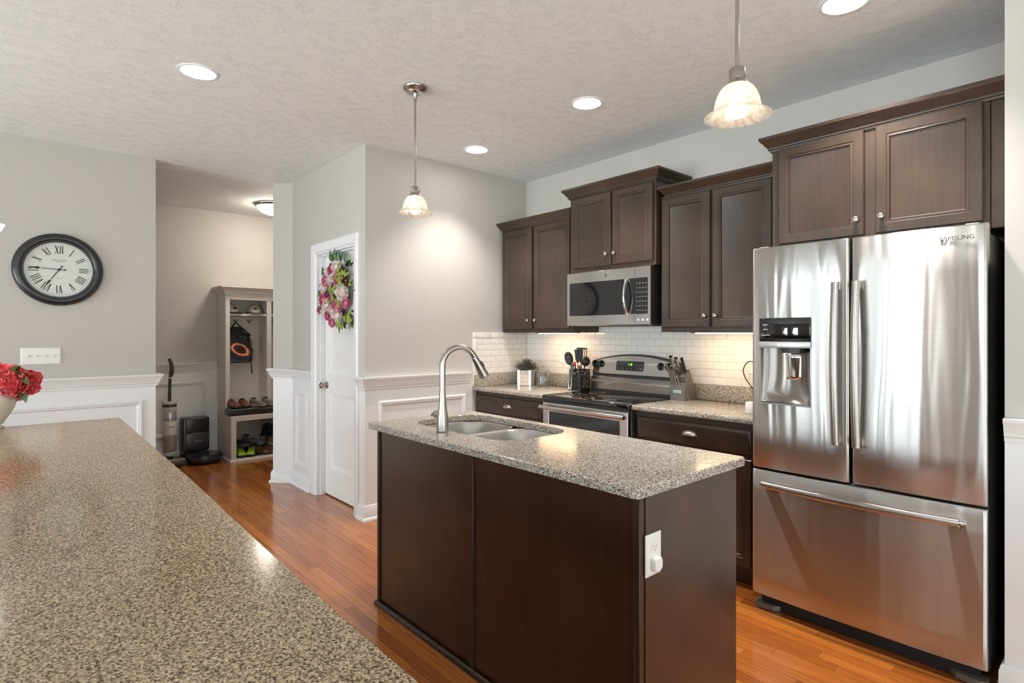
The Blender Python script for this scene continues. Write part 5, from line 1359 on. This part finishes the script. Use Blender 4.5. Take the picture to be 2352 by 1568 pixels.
shoe('sandal', 'brown leather sandal, right one of the pair on the bench cushion', (-6.56, 1.895, z), .1, 'brownleather', 'ink', 'brownleather', .22, 'brown sandals on the cushion')
shoe('sneaker', 'grey sneaker, left one of the pair on the bench cushion', (-6.56, 2.03, z), .35, 'greyshoe', 'cream', 'vaclight', .22, 'grey sneakers on the cushion')
shoe('sneaker', 'grey sneaker, right one of the pair on the bench cushion', (-6.56, 2.15, z), .3, 'greyshoe', 'cream', 'vaclight', .22, 'grey sneakers on the cushion')
b = B(); b.loft([[(p[0], p[1], z_) for p in rrect(-6.90+i, BX-.02-i, 1.800+i, 2.32-i, .03, 4)] for i, z_ in ((.008, .0305), (0, .045), (0, .060), (.006, .060), (.010, .036))], (True, True)); tag(b.build('boot_tray', 'blackmatte'), 'black boot tray under the shoes inside the hall bench', 'tray')
z = .041
G = 'shoes inside the hall bench'
shoe('running_shoe', 'neon yellow and black running shoe at the left of the boot tray', (-6.56, 1.855, z), -.15, 'neon', 'ink', 'ink', .25, G)
shoe('running_shoe', 'neon yellow and black running shoe, second from the left on the boot tray', (-6.55, 1.955, z), -.35, 'neon', 'ink', 'ink', .25, G)
shoe('sneaker', 'navy sneaker lying on top of the neon running shoes', (-6.66, 1.86, z+.095), .5, 'navy', 'greyshoe', 'vaclight', .25, G)
shoe('sneaker', 'grey sneaker on the pile behind the neon shoes', (-6.70, 2.00, z+.10), .3, 'greyshoe', 'ink', 'vaclight', .24, G)
shoe('loafer', 'brown loafer in the middle of the boot tray', (-6.56, 2.060, z), .45, 'brownleather', 'tan', 'tan', .25, G)
shoe('loafer', 'taupe flat shoe at the right of the boot tray', (-6.55, 2.165, z), .30, 'tan', 'cream', 'tan', .25, G)
shoe('sneaker', 'grey and blue sneaker on the middle of the pile', (-6.66, 2.11, z+.085), -.5, 'greyshoe', 'cyan', 'cream', .25, G)
shoe('boot', 'tan shoe with a cream sole on top of the right of the pile', (-6.60, 2.185, z+.085), -.2, 'tan', 'cream', 'tan', .25, G)
shoe('rain_boot', 'shiny navy shoe propped up at the back of the pile', (-6.72, 2.165, z+.19), .0, 'navy', 'navy', 'navy', .24, G, tilt=-1.0)
shoe('rain_boot', 'shiny navy shoe propped up at the back right corner of the bench', (-6.72, 2.265, z+.19), .1, 'navy', 'navy', 'navy', .26, G, tilt=-1.15)

# ------------------------------------------------------------------ floor cleaner, robot vacuum
VC = Vector((-6.76, 1.215, 0))
t = thing('floor_washer', 'upright pearl and brown cordless floor washer standing in the hall', 'vacuum', VC)
B().lathe([(.058, .095), (.066, .105), (.067, .130), (.060, .134)], VC, n=28).build('base_collar', 'vaclight', t)
B().lathe([(.060, .134), (.063, .140), (.064, .300), (.060, .305)], VC, n=28).build('dirty_water_tank', 'dusty', t)
B().lathe([(.060, .305), (.066, .31), (.0665, .455), (.064, .46)], VC, n=28).build('motor_body', 'vaclight', t)
B().lathe([(.064, .46), (.0655, .465), (.0655, .545), (.063, .55)], VC, n=28).build('clear_tank', 'graysilver', t)
B().lathe([(.063, .55), (.066, .555), (.066, .60), (.064, .602)], VC, n=28).build('upper_band', 'vaclight', t)
B().lathe([(.064, .602), (.066, .604), (.066, .630), (.064, .632)], VC, n=28).build('dark_band', 'vacdark', t)
B().lathe([(.064, .632), (.066, .636), (.066, .650), (.058, .662), (.05, .655), (.001, .652)], VC, n=28).build('top_ring', 'vaclight', t)
B().tube([VC+Vector((0, 0, .65)), VC+Vector((0, .002, .80)), VC+Vector((0, .006, .92))], [.018, .015, .015], 12).build('pole', 'vacdark', t)
B().tube([VC+Vector((0, .005, .895)), VC+Vector((0, .005, .91))], .0168, 12).build('pole_band', 'vaclight', t)
B().tube([VC+Vector((0, .010, .92)), VC+Vector((.0, .018, .95)), VC+Vector((.01, .022, 1.0)), VC+Vector((.008, .014, 1.05)), VC+Vector((0, .002, 1.09)), VC+Vector((0, -.004, 1.105))], [.018, .022, .020, .018, .015, .010], 14).build('grip', 'vacdark', t)
b = B(); b.box(VC.x-.10, VC.x+.18, VC.y-.13, VC.y+.13, .004, .060, .015, 3); hd = b.build('cleaning_head', 'vacdark', t)
B().box(VC.x+.10, VC.x+.17, VC.y-.03, VC.y+.115, .060, .076, .005, 2).build('head_window', 'dusty', hd)
B().tube([VC+Vector((0, 0, .055)), VC+Vector((0, 0, .10))], .03, 12).build('neck', 'vacdark', t)
text('Tineco', .022, 'ink', t, (VC.x+.0675, VC.y+.002, .395), (0, 1, 0), (1, 0, 0), align='CENTER')
# robot dock
DX0, DX1, DY0, DY1 = XM+.03, -6.775, 1.335, 1.600
t = thing('robot_dock', 'black robot vacuum self-emptying dock against the hall wall', 'vacuum dock', ((DX0+DX1)/2, (DY0+DY1)/2, 0))
b = B(); b.box(DX0, DX1-.01, DY0, DY1, .10, .462, .022, 4); b.box(DX0, DX1-.10, DY0+.01, DY1-.01, .0, .12, .008, 2); b.build('tower', 'dockfront', t)
B().box(DX1-.02, DX1-.004, DY0+.035, DY1-.004, .30, .455, .007, 3).build('bin_cover', 'robot', t)
B().box(DX1-.02, DX1-.003, DY0+.035, DY1-.004, .12, .296, .007, 3).build('front_cover', 'dockfront', t)
b = B(); b.box(DX0+.02, DX1+.10, DY0+.01, DY1-.01, .001, .016, .006, 2); b.build('base_plate', 'robot', t)
text('roborock', .020, 'graysilver', t, (DX1-.0025, (DY0+DY1)/2+.02, .205), (0, 1, 0), (1, 0, 0), align='CENTER')
RC = Vector((-6.640, 1.515, .0165))
t = thing('robot_vacuum', 'round black robot vacuum parked in front of its dock', 'robot vacuum', RC)
B().lathe([(.155, 0), (.168, .010), (.170, .030), (.170, .070), (.164, .080), (.10, .082), (.001, .082)], RC, n=48).build('body', 'robot', t)
B().lathe([(.042, .082), (.042, .094), (.038, .099), (.001, .100)], (RC.x-.04, RC.y, RC.z), n=28).build('sensor_turret', 'robot', t)
B().lathe([(.1702, .028), (.1715, .030), (.1715, .060), (.1702, .062)], RC, n=48, cap=(False, False)).build('bumper', 'dockfront', t)
